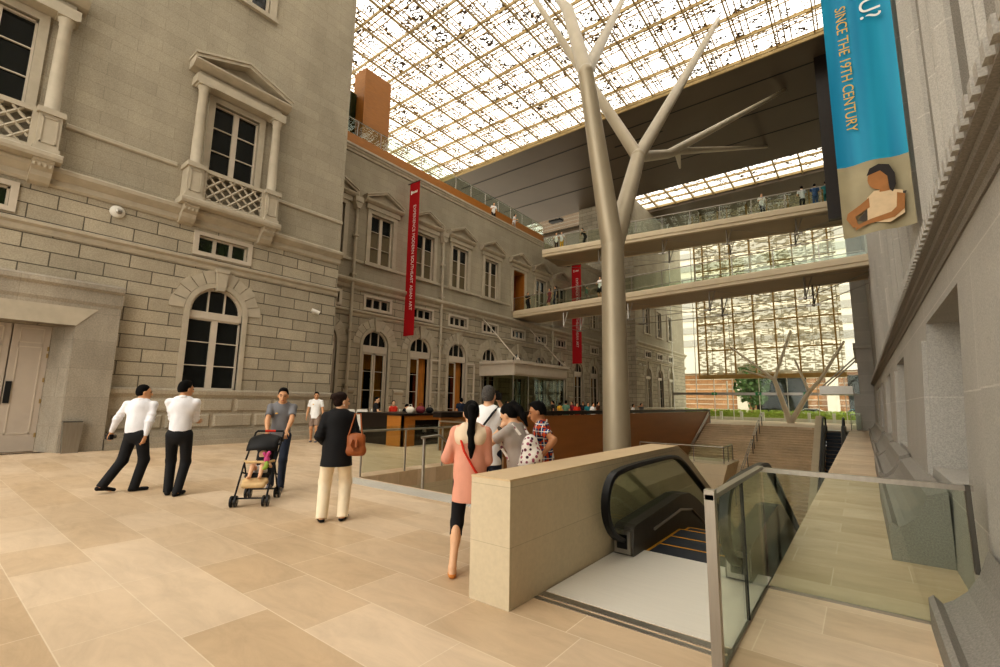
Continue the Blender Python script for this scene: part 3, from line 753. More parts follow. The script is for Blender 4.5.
# ---- glass barrier across the walkway
gb=thing('glass_barrier','frameless glass barrier closing off the empty walkway','barrier',(-.79,4.95,0))
for (y0,y1) in ((3.2,4.08),(4.1,4.93)): box(-.798,-.782,y0,y1,.02,1.02).obj('glass_panel','glass',gb)
box(-.77,.55,4.942,4.958,.02,1.0).obj('glass_panel','glassg',gb)
box(-.82,-.76,3.14,3.2,0,1.08).obj('post','steel',gb)
box(.555,.585,4.92,4.98,.42,1.04).obj('post','dsteel',gb)
B().box(-.815,-.765,3.14,4.975,1.02,1.05).box(-.815,.6,4.925,4.975,1.0,1.04).obj('top_rail','steel',gb)
B().box(-.8,-.78,3.2,4.95,0,.02).box(-.79,.4,4.94,4.96,0,.02).obj('floor_channel','steel',gb)
box(-.802,-.778,4.085,4.095,.02,1.02).obj('glass_joint','black',gb)
# ---- granite plinth blocks at the foot of the wall
def plinth(y0,y1,xf,label,h=.36):
    pr=[(xf,0),(xf,h),(xf+.03,h+.03),(xf+.08,h-.02),(xf+.14,h+.02),(xf+.22,h+.1),(xf+.29,h+.22),(xf+.33,h+.34),(.63,h+.4),(.625,0)]
    o=B().prism(pr,'y',y0,y1).obj('granite_plinth','granitep'); tag(o,label,'plinth',None); return o
plinth(1.2,4.9,.28,'curved granite plinth block beside the floor in front of the glass barrier',.2)
plinth(6.7,11.0,.13,'curved granite plinth block just behind the glass barrier')
plinth(11.7,15.9,.15,'second curved granite plinth block behind the glass barrier along the walkway')
plinth(16.8,22,.2,'third curved granite plinth block behind the barrier along the walkway')
plinth(23,36,.2,'long low granite plinth block at the far end of the walkway')

# ---- glass balustrade round the stair opening
def balustrade(name,label,runs,h=1.0,sp=1.25,rail=True,z=0,grp=None):
    t=thing(name,label,'balustrade',(runs[0][0][0],runs[0][0][1],z))
    for (a,b_) in runs:
        a=Vector((*a,z)); b_=Vector((*b_,z)); L=(b_-a).length; n=max(1,round(L/sp)); d=(b_-a)/n; nx=Vector((-d.y,d.x,0)).normalized()*.008
        for i in range(n):
            p=a+d*(i+.04); q=a+d*(i+.96)
            g=B(); g.add([p+nx+Vector((0,0,.08)),q+nx+Vector((0,0,.08)),q+nx+Vector((0,0,h)),p+nx+Vector((0,0,h)),p-nx+Vector((0,0,.08)),q-nx+Vector((0,0,.08)),q-nx+Vector((0,0,h)),p-nx+Vector((0,0,h))],[(0,1,2,3),(7,6,5,4),(0,4,5,1),(1,5,6,2),(2,6,7,3),(3,7,4,0)])
            g.obj('glass_panel','glassg',t)
        for i in range(n+1):
            p=a+d*i; B().tube([p,p+Vector((0,0,h*.92))],.022,8).obj('post','steel',t)
        if rail: B().tube([a+Vector((0,0,h*.92)),b_+Vector((0,0,h*.92))],.024,8).obj('handrail','steel',t)
    return t
balustrade('glass_balustrade','glass balustrade with steel posts along the left edge of the stair opening',[((-8.4,6.1),(-8.4,10.9)),((-8.4,10.95),(-11,10.95))],1.02)
# stair flight down beside it
sf=B(); 
for i in range(30): sf.box(-8.3,-6.5,6.08+i*.3,6.38+i*.3,-5.5 if i>99 else -.17*(i+1)-.5,-.17*(i+1))
tag(sf.obj('stair_flight','lime'),'stone stair flight going down in the opening beside the grating','stairs')
hr=thing('stair_handrail','steel handrail sloping down from the grating into the stair opening','handrail',(-6.47,6.07,0))
B().tube([(-6.47,6.07,0),(-6.47,6.07,.92)],.028,10).obj('post','steel',hr)
B().tube([(-6.47,6.0,.92),(-6.47,6.45,.94),(-6.47,12.5,-2.6)],.026,10).obj('rail','steel',hr)
B().tube([(-6.47,8.5,-1.4),(-6.47,8.5,-.28)],.022,8).obj('post','steel',hr)
tag(B().box(-8.4,-2.7,5.55,5.98,0,.006).obj('floor_grating','grate'),'pale perforated grating strip set in the floor before the stairs','grating')

# ---- brown panelled balustrade wall
bw=thing('bronze_balustrade_wall','long brown panelled balustrade wall beyond the stair opening','balustrade',(-11,11,0))
box(-11.12,-11,11.05,45.2,-5.5,1.02).obj('panel','brown',bw)
box(-11.35,-10.97,11.0,45.4,1.05,1.22).obj('coping','darkwood',bw)
box(-11.3,-11.02,45.2,45.6,0,1.2).obj('end_post','darkwood',bw)
h2=thing('stair_handrail','pair of pale steel rails sloping down the brown panelled wall','handrail',(-10.85,45,0))
for o_ in (0,.22): B().tube([(-10.88,44.6,1.0-o_),(-10.88,38.6,-1.55-o_)],.03,8).obj('rail','steel',h2)
# ---- far stair
fs=B(); n=34
for i in range(n): fs.box(-10.98,-2.66,43.5-.4*(i+1),43.5-.4*i,-5.5,-.16*(i+1)+.001)
tag(fs.obj('staircase','stairs'),'broad pale stone staircase descending from the far plaza','stairs')
h3=thing('stair_handrail','steel handrail down the middle of the broad stone staircase','handrail',(-6.6,43.4,0))
for y0,y1 in ((43.6,39.6),(39.0,32.5)):
    z0=-(43.5-y0)*.4+.95; z1=-(43.5-y1)*.4+.95
    for dx in (-.06,.06): B().tube([(-6.6+dx,y0,z0),(-6.6+dx,y1,z1)],.03,8).obj('rail','steel',h3)
    for k in range(4):
        y=y0+(y1-y0)*k/3; z=-(43.5-y)*.4; B().tube([(-6.6,y,z-.1),(-6.6,y,z+.95)],.03,8).obj('post','dsteel',h3)
tag(B().prism([(41.3,-5.5),(41.3,.95),(39.6,.95),(29,-3.9),(29,-5.5)],'x',-2.64,-2.28).obj('flank_wall','lime'),'pale stone flank wall between the broad staircase and the distant escalator','wall')
# lower concourse block with glass rail
lb=B().prism([(-8.9,-.92),(-4.72,-.92),(-5.0,-1.9),(-5.3,-5.5),(-8.9,-5.5)],'y',22,24.4); tag(lb.obj('stone_kiosk','lime'),'stone-clad block rising from the lower concourse before the staircase','block')
balustrade('glass_balustrade','low glass balustrade on top of the stone block in the stairwell',[((-8.7,22.4),(-4.95,22.4)),((-4.95,22.4),(-4.95,24.2))],.75,1.1,z=-.92)
balustrade('glass_balustrade','glass balustrade closing the far end of the walkway',[((-.7,41.2),(-.1,41.2))],1.2,.6)

# ---- reception desk
rd=thing('reception_desk','long orange wood and dark glass information desk','desk',(-12.7,10.8,0))
box(-15.25,-12.6,10.78,16.2,1.06,1.13).obj('desk_top','darkwood',rd)
box(-13.5,-12.66,10.82,10.9,0,1.06).obj('end_panel','wood',rd)
box(-15.2,-13.5,10.95,11.0,0,1.06).obj('side_panel','darkwood',rd)
box(-12.74,-12.66,10.82,11.4,0,1.06).obj('corner_panel','wood',rd)
box(-12.85,-12.8,11.4,16.1,0,.9).obj('front_glass','dglass',rd)
box(-12.8,-12.64,10.9,16.15,.9,1.06).obj('apron','wood',rd)
for y in (13.3,16.0): box(-12.8,-12.64,y,y+.3,0,1.0).obj('leg_panel','wood',rd)
for y in (11.9,12.5): box(-12.8,-12.72,y,y+.12,.45,.55).obj('bracket','steel',rd)
# things on the desk
M_['print']=plain('patterned_bag','7a3038',.7,0,.5,14)
def blob_bag(x,y,z,s,m,label):
    b=B(); b.ell((x,y,z+.11*s),(.2*s,.13*s,.13*s),12,8); b.tube([(x-.1*s,y,z+.2*s),(x-.06*s,y,z+.31*s),(x+.06*s,y,z+.31*s),(x+.1*s,y,z+.2*s)],.012,6)
    tag(b.obj('handbag',m,smooth=True),label,'bag','bags lying on the desk')
blob_bag(-13.0,11.45,1.14,1.0,'concrete','pale grey bag on the desk beside the woman in red')
blob_bag(-13.0,11.95,1.14,1.1,'print','dark red patterned bag on the desk')
blob_bag(-13.1,12.5,1.14,.9,'black','small black bag on the desk, beyond the patterned bag')
M_['chairw']=plain('white_chair','dcd8ce',.5,0,.04,4)
def chair(x,y,rz,label):
    t=thing('white_chair',label,'chair',(x,y,0),rz,'white chairs by the desk')
    b=B(); b.box(-.23,.23,-.22,.22,.42,.47); b.obj('seat','chairw',t,local=True)
    b=B(); b.prism([(-.22,.47),(-.24,1.14),(-.2,1.2),(.2,1.2),(.24,1.14),(.22,.47)],'y',.2,.25); b.obj('backrest','chairw',t,local=True)
    for sx in (-1,1):
        for sy in (-1,1): B().tube([(sx*.2,sy*.19,0),(sx*.19,sy*.18,.42)],.015,6).obj('leg','steel',t,local=True)
chair(-16.1,11.5,.5,'white chair just left of the man in the black T-shirt')
chair(-16.6,11.3,.8,'white chair behind the woman in the black jacket')
chair(-16.7,12.9,2.0,'white chair behind the dark end of the desk')
chair(-16.3,14.1,2.2,'white chair beside the woman in red')
# ---- entrance canopy on facade B
ec=thing('entrance_canopy','white boxed metal entrance canopy hung by two rods on the facade','canopy',(-18.4,25.2,3.35))
b=B(); b.prism([(-21.5,3.4),(-18.5,3.4),(-18.4,3.5),(-18.4,4.15),(-18.3,4.25),(-18.3,4.4),(-21.5,4.4)],'y',25.25,32.4); b.obj('canopy_box','trimw',ec)
b=B(); b.box(-21.4,-18.33,25.1,25.25,4.22,4.42).box(-18.4,-18.22,25.1,32.5,4.22,4.42).box(-21.4,-18.35,25.17,25.25,3.4,3.5)
for q in ((25.5,32.1,3.55,3.6),(25.5,32.1,4.05,4.1)): b.box(-18.41,-18.37,*q)
b.obj('moulding','trimw',ec)
for (a,c,nm) in (((-21.5,25.45,7.65),(-18.55,25.9,4.45),'tie_rod'),((-21.5,31.6,7.66),(-18.5,32.2,4.45),'tie_rod')):
    q=B().tube([a,c],.045,8); q.ell(a,(.12,.12,.12)); q.lathe([(.16,0),(.16,.12),(.07,.2),(.09,.34),(.02,.42)],(c[0],c[1],4.42),10); q.obj(nm,'trimw',ec)
for (x,y) in ((-18.6,25.4),(-18.6,27.2),(-18.6,32.2),(-21.2,25.4)): box(x-.04,x+.04,y-.04,y+.04,0,3.42).obj('post','steel',ec)
b=B().box(-18.62,-18.6,25.5,32.2,0,3.4).box(-21.2,-18.6,25.38,25.4,0,3.4); b.obj('glass_vestibule','glassv',ec)
# ---- far canopy on the right
fc=thing('entrance_canopy','flat grey metal canopy with two rods at the far end of the walkway','canopy',(-.4,42,2.55))
box(-2.4,-.42,41.8,46,2.52,3.12).obj('canopy_box','steel',fc)
for y in (42.0,45): B().tube([(-.1,y,5.2),(-2.2,y,3.12)],.05,8).obj('tie_rod','steel',fc)
# ---- roof-level structures on B
rf=thing('roof_fascia_wall','orange timber upstand running along the roof terrace','upstand',(-22.9,11.5,15.8))
box(-23.1,-22.9,11.5,36,15.8,17.4).obj('upstand','wood',rf)
t=balustrade('glass_balustrade','glass balustrade on top of the roof terrace upstand',[((-23.0,11.6),(-23.0,36))],1.1,1.7,z=17.4)
t=balustrade('glass_balustrade','tall steel-framed glass screen behind the roof terrace upstand',[((-24.3,22),(-24.3,37))],2.6,2.2,z=15.8)
tag(B().box(-24.3,-23.15,15.5,17.5,15.81,22.4).obj('timber_tower','wood'),'orange timber-clad box standing on the roof terrace','tower')
tag(box(-26.5,-23.9,13.2,15.45,15.86,20.8).obj('glazed_lift','gglass'),'dark glazed box beside the orange timber tower','lift')
# ---- downpipes
def pipe(y,label,y2=None):
    t=thing('downpipe',label,'pipe',(XB+.18,y,0),group='downpipes on the facade')
    B().tube([(0,0,.1),(0,0,12.2)],.085,12).obj('pipe','trim',t,smooth=True,local=True)
    h=B(); h.box(-.2,.2,-.26,.26,12.45,12.75); h.prism([(-.26,12.45),(.26,12.45),(.1,12.1),(-.1,12.1)],'x',-.16,.16); h.tube([(0,0,12.75),(0,0,13.1)],.07,8); h.obj('hopper','trim',t,local=True)
    for z in (2.3,5.2,8.3,10.5): box(-.17,.12,-.13,.13,z,z+.1).obj('bracket','trim',t,local=True)
pipe(14.3,'stone-coloured downpipe left of the first pedimented window')
pipe(21.1,'stone-coloured downpipe to the right of the tall red banner')
pipe(35.0,'stone-coloured downpipe beyond the doorway above the lower bridge')
# ---- fittings
wl=thing('wall_lamp','round white bulkhead lamp on the rusticated wall','lamp',(XA,3.48,7.33))
B().ell((XA+.03,3.48,7.33),(.1,.2,.2),14,10).obj('lamp_shade','white',wl,smooth=True)
B().ell((XA+.13,3.5,7.33),(.05,.09,.09)).obj('lens','steel',wl,smooth=True)
def cctv(p,label,d=(1,0)):
    t=thing('security_camera',label,'camera',p)
    x,y,z=p
    B().box(x-.02,x+.03,y-.06,y+.06,z-.06,z+.1).tube([(x,y,z),(x+.15*d[0],y+.15*d[1],z+.02)],.03,8).obj('bracket','white',t)
    c=B().tube([(x+.1,y-.12,z+.06),(x+.2,y+.18,z-.04)],.085,12); c.obj('housing','white',t,smooth=True)
    B().tube([(x+.2,y+.18,z-.04),(x+.205,y+.2,z-.045)],.06,10).obj('lens','black',t)
cctv((XA,10.3,5.24),'white security camera on the near stone wall')
cctv((XA,47.0,5.7),'white security camera on the far pavilion, first from its corner')
cctv((XA,49.0-.9,5.65),'white security camera on the far pavilion, second from its corner')
lbn=thing('litter_bin','tapered steel litter bin against the stone portal','bin',(-17.6,3.1,0))
B().prism([(2.9,0),(2.92,.02),(2.86,.84),(3.3,.84),(3.25,.02),(3.27,0)],'x',-17.75,-17.46).obj('bin_body','steel',lbn)
box(-17.73,-17.48,2.88,3.28,.84,.87).obj('lid','dsteel',lbn)
# ---- banners
M_['red']=plain('red_banner_cloth','b3121c',.7,0,.08,2,stretch=(1,1,.3))
M_['blue']=None
def blue_mat():
    t=NT('blue_banner_cloth'); b=t.bsdf(srgb('1f8fb3'),.55,0,.3)
    mp=t.coords(); w=t.n('ShaderNodeTexNoise'); w.inputs['Scale'].default_value=2.2; w.inputs['Detail'].default_value=1
    m2=t.coords(scale=(2.2,1,.12)); t.l(m2,0,w,0)
    r=t.ramp((w,0),[(.35,srgb('1a86ab')),(.65,srgb('2fa0c0'))]); t.t.links.new(r[0].outputs[0],b.inputs['Base Color'])
    return t.m
M_['blue']=blue_mat()
M_['khaki']=plain('printed_khaki','a3987a',.6,0,.12,3)
M_['orangetxt']=plain('orange_print','e0b35a',.6,0,.02,3)
M_['whitetxt']=plain('white_print','f0eee8',.6,0,.02,3)
def banner(x0,x1,y,z0,z1,label,dz=0):
    t=thing('hanging_banner',label,'banner',((x0+x1)/2,y,z0),group='red banners on the facade')
    b=B(); n=10
    for i in range(n+1):
        z=z0+(z1-z0)*i/n
        for k in range(5):
            x=x0+(x1-x0)*k/4; b.v.append((x,y+.012*math.sin(k*1.9+i*.8),z+dz*k/4*(1 if i==0 else 1)))
    for i in range(n):
        for k in range(4): b.f.append((i*5+k,i*5+k+1,(i+1)*5+k+1,(i+1)*5+k))
    b.obj('cloth','red',t,smooth=True)
    q=B().tube([(XB,y,z1+.03),(x1+.03,y,z1+.03+dz)],.03,8); q.obj('pole','dsteel',t)
    return t
t=banner(-21.35,-20.45,18,5.38,15.0,'tall red banner hanging between the first two pedimented windows')
text('EXPERIENCE MODERN SOUTHEAST ASIAN ART',.34,'whitetxt',t,(-20.92,17.97,13.5),(0,0,-1),(1,0,0),length=6.6,depth=.004)
lg=B().box(-21.2,-21.1,17.96,17.97,14.25,14.5).box(-21.08,-20.98,17.96,17.97,14.3,14.45)
for i in range(4): lg.box(-20.95+.09*i,-20.89+.09*i,17.96,17.97,14.3,14.42+.03*(i%2))
lg.obj('logo','whitetxt',t)
t=banner(-21.0,-20.02,38,5.2,14.6,'red banner farther along the facade, seen behind the footbridges')
text('EXPERIENCE MODERN SOUTHEAST ASIAN ART',.34,'whitetxt',t,(-20.55,37.97,13.3),(0,0,-1),(1,0,0),length=6.6,depth=.004)
lg=B().box(-20.8,-20.7,37.96,37.97,13.9,14.15)
for i in range(4): lg.box(-20.6+.09*i,-20.54+.09*i,37.96,37.97,13.95,14.07+.03*(i%2))
lg.obj('logo','whitetxt',t)
# blue banner
bb=thing('hanging_banner','large blue banner with orange lettering and a portrait on the granite wall','banner',(.38,8,4.0))
def sheet(x0,x1,z0,z1,y=8,n=14,m=8,zb=0):
    b=B()
    for i in range(n+1):
        for k in range(m+1):
            x=x0+(x1-x0)*k/m; z=z0+(z1-z0)*i/n; b.v.append((x,y+.035*math.sin(k/m*9.5),z+(zb*k/m if i==0 else 0)))
    for i in range(n):
        for k in range(m): a=i*(m+1)+k; b.f.append((a,a+1,a+m+2,a+m+1))
    return b
sheet(-.02,.77,5.05,12.5).obj('cloth','blue',bb,smooth=True)
sheet(-.02,.77,3.98,5.05,zb=.06).obj('printed_picture','khaki',bb,smooth=True)
B().tube([(-.1,8,12.52),(.86,8,12.52)],.03,8).obj('pole','dsteel',bb)
text('SINCE THE 19TH CENTURY',.185,'orangetxt',bb,(.135,7.955,7.56),(0,0,-1),(1,0,0),length=2.02)
text('U?',.34,'whitetxt',bb,(.42,7.955,7.2),(0,0,-1),(1,0,0),depth=.001,end=True)
# printed generic seated figure
M_['pskin']=plain('printed_skin','a5713f',.6,0,.15,8); M_['phair']=plain('printed_hair','2a221e',.6,0,.2,8); M_['pblouse']=plain('printed_blouse','d9bf9a',.6,0,.10,10); M_['pdark']=plain('printed_dark','4a4034',.6,0,.2,6)
def flat(pts,mat,name,y=7.95):
    n=len(pts); b=B(); b.v=[(x,y,z) for x,z in pts]; b.f=[tuple(range(n))]; return b.obj(name,mat,bb)
def oval(cx,cz,rx,rz,n=18,rot=0): return [(cx+rx*math.cos(2*PI*i/n)*math.cos(rot)-rz*math.sin(2*PI*i/n)*math.sin(rot),cz+rx*math.cos(2*PI*i/n)*math.sin(rot)+rz*math.sin(2*PI*i/n)*math.cos(rot)) for i in range(n)]
flat([(.15,4.2),(.35,4.12),(.62,4.3),(.7,4.5),(.4,4.5)],'pdark','printed_figure',7.953)
flat([(.26,4.15),(.28,4.5),(.36,4.58),(.5,4.58),(.66,4.52),(.66,4.2),(.5,4.1)],'pblouse','printed_figure',7.951)
flat([(.42,4.55),(.44,4.68),(.52,4.66),(.53,4.55)],'pskin','printed_figure',7.949)
flat(oval(.43,4.75,.125,.16),'pskin','printed_figure',7.948)
flat([(.30,4.82),(.34,4.92),(.44,4.96),(.55,4.92),(.6,4.78),(.6,4.62),(.56,4.52),(.53,4.56),(.52,4.76),(.45,4.86)],'phair','printed_figure',7.946)
flat([(.30,4.5),(.2,4.42),(.05,4.32),(.03,4.24),(.1,4.1),(.16,4.12),(.13,4.26),(.3,4.36)],'pskin','printed_figure',7.947)
flat([(.6,4.5),(.68,4.46),(.66,4.26),(.55,4.16),(.25,4.12),(.12,4.06),(.14,4.13),(.3,4.19),(.52,4.24),(.58,4.3)],'pskin','printed_figure',7.945)
# ---- exit signs on the transom beam
for i,x in enumerate((-12.95,-8.6,-4.3)):
    t=thing('exit_sign','green exit sign on the far transom beam, %s from the brown wall'%('first','second','third')[i],'sign',(x,YG-.2,2.86),group=None)
    box(x-.28,x+.28,YG-.2,YG-.12,2.72,3.02).obj('sign_panel','green',t)
    s=B().box(x-.04,x+.06,YG-.21,YG-.2,2.8,2.9).box(x-.01,x+.03,YG-.21,YG-.2,2.91,2.96).add([(x+.08,YG-.205,2.87),(x+.18,YG-.205,2.87),(x+.08,YG-.205,2.93)],[(0,1,2)]); s.obj('pictogram','whitetxt',t)
# ---- V-shaped branching column at the far end
vc=thing('branching_column','pale V-shaped branching column behind the far staircase','column',(-5.64,53,0))
M_['champ2']=plain('pale_column_paint','d8ccb4',.5,.05,.05,2)
def br(pts,r): B().tube(pts,r,14).obj('branch','champ2',vc,smooth=True)
br([(-5.6,53.2,0),(-6.7,53.2,4.2)],[.27,.2]); br([(-5.6,53.2,0),(-3.9,53.2,3.0)],[.27,.2])
br([(-6.7,53.2,4.2),(-10.6,53.4,7.75)],[.16,.1]); br([(-6.7,53.2,4.2),(-5.05,53.6,9.1)],[.16,.1]); br([(-6.7,53.2,4.2),(-9.3,52.8,5.2)],[.11,.07])
br([(-3.9,53.2,3.0),(-4.9,53.6,6.2)],[.14,.09]); br([(-3.9,53.2,3.0),(-2.95,53.2,4.1),(-.86,53.4,7.7)],[.18,.16,.1])
# ---- outside
hd=B()
rng=np.random.default_rng(3)
for i in range(2600):
    x=-17.5+23*rng.random(); y=59.4+1.4*rng.random(); z=.15+.95*rng.random()**.6; s=.10+.12*rng.random(); a=rng.random(3)*6.28
    u=Vector((math.cos(a[0]),math.sin(a[0])*.6,math.sin(a[1])*.7))*s; v=Vector((-math.sin(a[0])*.5,math.cos(a[2])*.5,math.cos(a[1])))*s
    c=Vector((x,y,z)); hd.add([c-u,c-v*.6,c+u,c+v*.6],[(0,1,2,3)])
hd.box(-17.5,5.5,59.7,60.5,0,.85)
tag(hd.obj('hedge','hedge'),'long clipped green hedge outside the far glass','hedge')
pf=thing('planter_fence','low white post-and-slab planter edge before the hedge','fence',(-9,57.8,0))
box(-17.9,2,58.0,58.6,-.05,.32).obj('kerb','concrete',pf)
x=-17.0
while x<2: box(x-.13,x+.13,57.7,58,0,.95).obj('post','white',pf); x+=2.1
rb_=thing('office_building','brown brick building with white columns across the road','building',(-15,92,0))
M_['brick']=stone('brown_brick','b58a66','XZY',1.6,.5,mortar=.02,mdark=.6,var=.2,bump=0)
box(-60,14,92,110,0,7.4).obj('wall','brick',rb_); box(-60,16,90.5,110,7.4,11.5).obj('upper_wall','white',rb_)
for x in (-33,-16.5,-3.5,6): box(x-.8,x+.8,90.6,91.8,0,7.4).obj('column','concrete',rb_)
for x0,x1 in ((-14.5,-7),(-1.5,3)): box(x0,x1,91.8,92.1,.3,6.6).obj('window','dglass',rb_)
for i in range(1,9): box(-60,14,91.85,92,i*.9-.06,i*.9+.06).obj('brick_band','concrete',rb_)
tb=thing('tower_building','tall pale office tower with banded windows beyond the road','building',(-12,112,0))
box(-45,18,112,130,0,52).obj('wall','concrete',tb)
for z in range(12,46,3): box(-44,17,111.8,112.1,z,z+1.5).obj('window_band','steel',tb)
def car(x,y,rz,m,label):
    t=thing('car',label,'car',(x,y,-.05),rz)
    b=B().prism([(-2.1,.3),(-2.15,.75),(-1.9,.9),(-1.1,.95),(-.5,1.4),(.9,1.42),(1.6,.98),(2.1,.9),(2.15,.4),(2.0,.28)],'y',-.85,.85); b.obj('body',m,t,local=True)
    b=B().prism([(-1.0,.97),(-.48,1.34),(.85,1.36),(1.45,.99)],'y',-.87,.87); b.obj('window','dglass',t,local=True)
    for sx in (-1.35,1.35):
        for sy in (-.8,.8): B().tube([(sx,sy-.1,.31),(sx,sy+.1,.31)],.31,14).obj('wheel','black',t,local=True)
M_['carw']=plain('white_car_paint','e0ded8',.3,0,.02,3); M_['carg']=plain('teal_car_paint','3d7f8c',.3,0,.02,3)
car(-5.2,70,.0,'carw','white car on the road behind the V-shaped column')
car(-.6,74,.0,'carg','teal car on the road near the far canopy')
tr=thing('street_tree','slender green tree outside the far glass','tree',(-12.5,76,0))
B().tube([(-12.5,76,0),(-12.4,76,3.5),(-12.6,76.1,6)],[.16,.12,.05],8).obj('trunk','bark',tr)
lv=B()
for i in range(900):
    d=rng.normal(size=3); d/=np.linalg.norm(d); r=rng.random()**.4
    c=Vector((-12.5+d[0]*2.3*r,76+d[1]*2.0*r,4.6+d[2]*3.2*r)); s=.22+.2*rng.random()
    a=rng.random(2)*6.28; u=Vector((math.cos(a[0]),math.sin(a[0]),.3))*s; v=Vector((-math.sin(a[0])*.4,.2,math.cos(a[1])))*s
    lv.add([c-u,c-v,c+u,c+v],[(0,1,2,3)])
lv.obj('foliage','leaf',tr)
tag(B().tube([(-13.1,63,-.05),(-13.1,63,4.6)],.08,8).obj('bollard_post','white'),'thin white post outside the far glass','post')

# ================================================================ LIGHT
wd=bpy.data.worlds.new('overcast_sky'); scene.world=wd; wd.use_nodes=True
bgn=wd.node_tree.nodes['Background']; bgn.inputs[0].default_value=(1,.962,.89,1); bgn.inputs[1].default_value=WORLD
sl=bpy.data.lights.new('soft_sun','SUN'); sl.energy=SUN; sl.angle=math.radians(50); sl.color=(1,.95,.86)
so=bpy.data.objects.new('soft_sun',sl); col.objects.link(so); so.rotation_euler=(math.radians(32),math.radians(14),0)
scene.view_settings.view_transform='Standard'; scene.view_settings.exposure=EXPO; scene.view_settings.look=LOOK
scene.cycles.transparent_max_bounces=16; scene.cycles.max_bounces=8; scene.cycles.diffuse_bounces=4
# ================================================================ PEOPLE (blended round-cone bodies, surface-net meshes)
def A3(*p): return np.array(p,float)
def unit(v): return v/max(1e-9,np.linalg.norm(v))
class SDF:
    def __init__(s): s.p=[]
    def cone(s,a,b,ra,rb,k=.025,flat=None,sq=None):
        """tapered capsule; flat='b' cuts the far end square; sq=(dir,factor) squashes the section"""
        s.p.append(('c',A3(*a),A3(*b),ra,rb,k,flat,sq)); return s
    def ell(s,c,r,k=.02,R=None): s.p.append(('e',A3(*c),A3(*r),k,np.eye(3) if R is None else np.array(R))); return s
    def cut(s,pt,n,c=None,rad=9): s.p.append(('x',A3(*pt),unit(A3(*n)),c,rad)); return s
    def mesh(s,h):
        lo=np.full(3,1e9); hi=np.full(3,-1e9)
        for p in s.p:
            if p[0]=='c': m=max(p[3],p[4]); pts=[p[1]-m,p[1]+m,p[2]-m,p[2]+m]
            elif p[0]=='e': m=p[2].max(); pts=[p[1]-m,p[1]+m]
            else: continue
            lo=np.minimum(lo,np.min(pts,0)); hi=np.maximum(hi,np.max(pts,0))
        lo-=3*h; hi+=3*h; n=np.ceil((hi-lo)/h).astype(int)+1
        D=np.full(n,.5,np.float32); ax=[lo[i]+h*np.arange(n[i]) for i in range(3)]
        def sub(a,b):
            i0=np.clip(np.floor((a-lo)/h).astype(int),0,n); i1=np.clip(np.ceil((b-lo)/h).astype(int)+1,0,n)
            sl=tuple(slice(i0[i],i1[i]) for i in range(3)); X=np.meshgrid(*[ax[i][sl[i]] for i in range(3)],indexing='ij',sparse=True)
            return sl,X
        for p in s.p:
            if p[0]=='c':
                _,a,b,ra,rb,k,flat,sq=p; m=max(ra,rb)+k+3*h
                sl,X=sub(np.minimum(a,b)-m,np.maximum(a,b)+m)
                ab=b-a; L2=max(ab@ab,1e-9); q=[X[i]-a[i] for i in range(3)]
                t=np.clip((q[0]*ab[0]+q[1]*ab[1]+q[2]*ab[2])/L2,0,1)
                w=[q[i]-t*ab[i] for i in range(3)]
                if sq is not None:
                    dv,f=sq; dd=(w[0]*dv[0]+w[1]*dv[1]+w[2]*dv[2])*(f-1); w=[w[i]+dd*dv[i] for i in range(3)]
                d=np.sqrt(w[0]**2+w[1]**2+w[2]**2)-(ra+t*(rb-ra))
                if flat=='b':
                    u=unit(ab); d=np.maximum(d,(X[0]-b[0])*u[0]+(X[1]-b[1])*u[1]+(X[2]-b[2])*u[2])
            elif p[0]=='e':
                _,c,r,k,R=p; m=r.max()+k+3*h; sl,X=sub(c-m,c+m)
                q=[X[i]-c[i] for i in range(3)]; e=[(q[0]*R[0,i]+q[1]*R[1,i]+q[2]*R[2,i])/r[i] for i in range(3)]
                g=np.sqrt(e[0]**2+e[1]**2+e[2]**2); d=(g-1)*r.min()
            else:
                _,pt,nn,c,rad=p
                sl=(slice(None),)*3; X=np.meshgrid(*ax,indexing='ij',sparse=True)
                d=(X[0]-pt[0])*nn[0]+(X[1]-pt[1])*nn[1]+(X[2]-pt[2])*nn[2]
                if c is not None:
                    far=(X[0]-c[0])**2+(X[1]-c[1])**2+(X[2]-c[2])**2>rad**2
                    d=np.where(far,-9,d)
                D[:]=np.maximum(D,d); continue
            o=D[sl]; hh=np.clip(.5+.5*(o-d)/k,0,1) if k>1e-6 else (d<o)*1.0
            D[sl]=o*(1-hh)+d*hh-k*hh*(1-hh)
        return nets(D,lo,h)
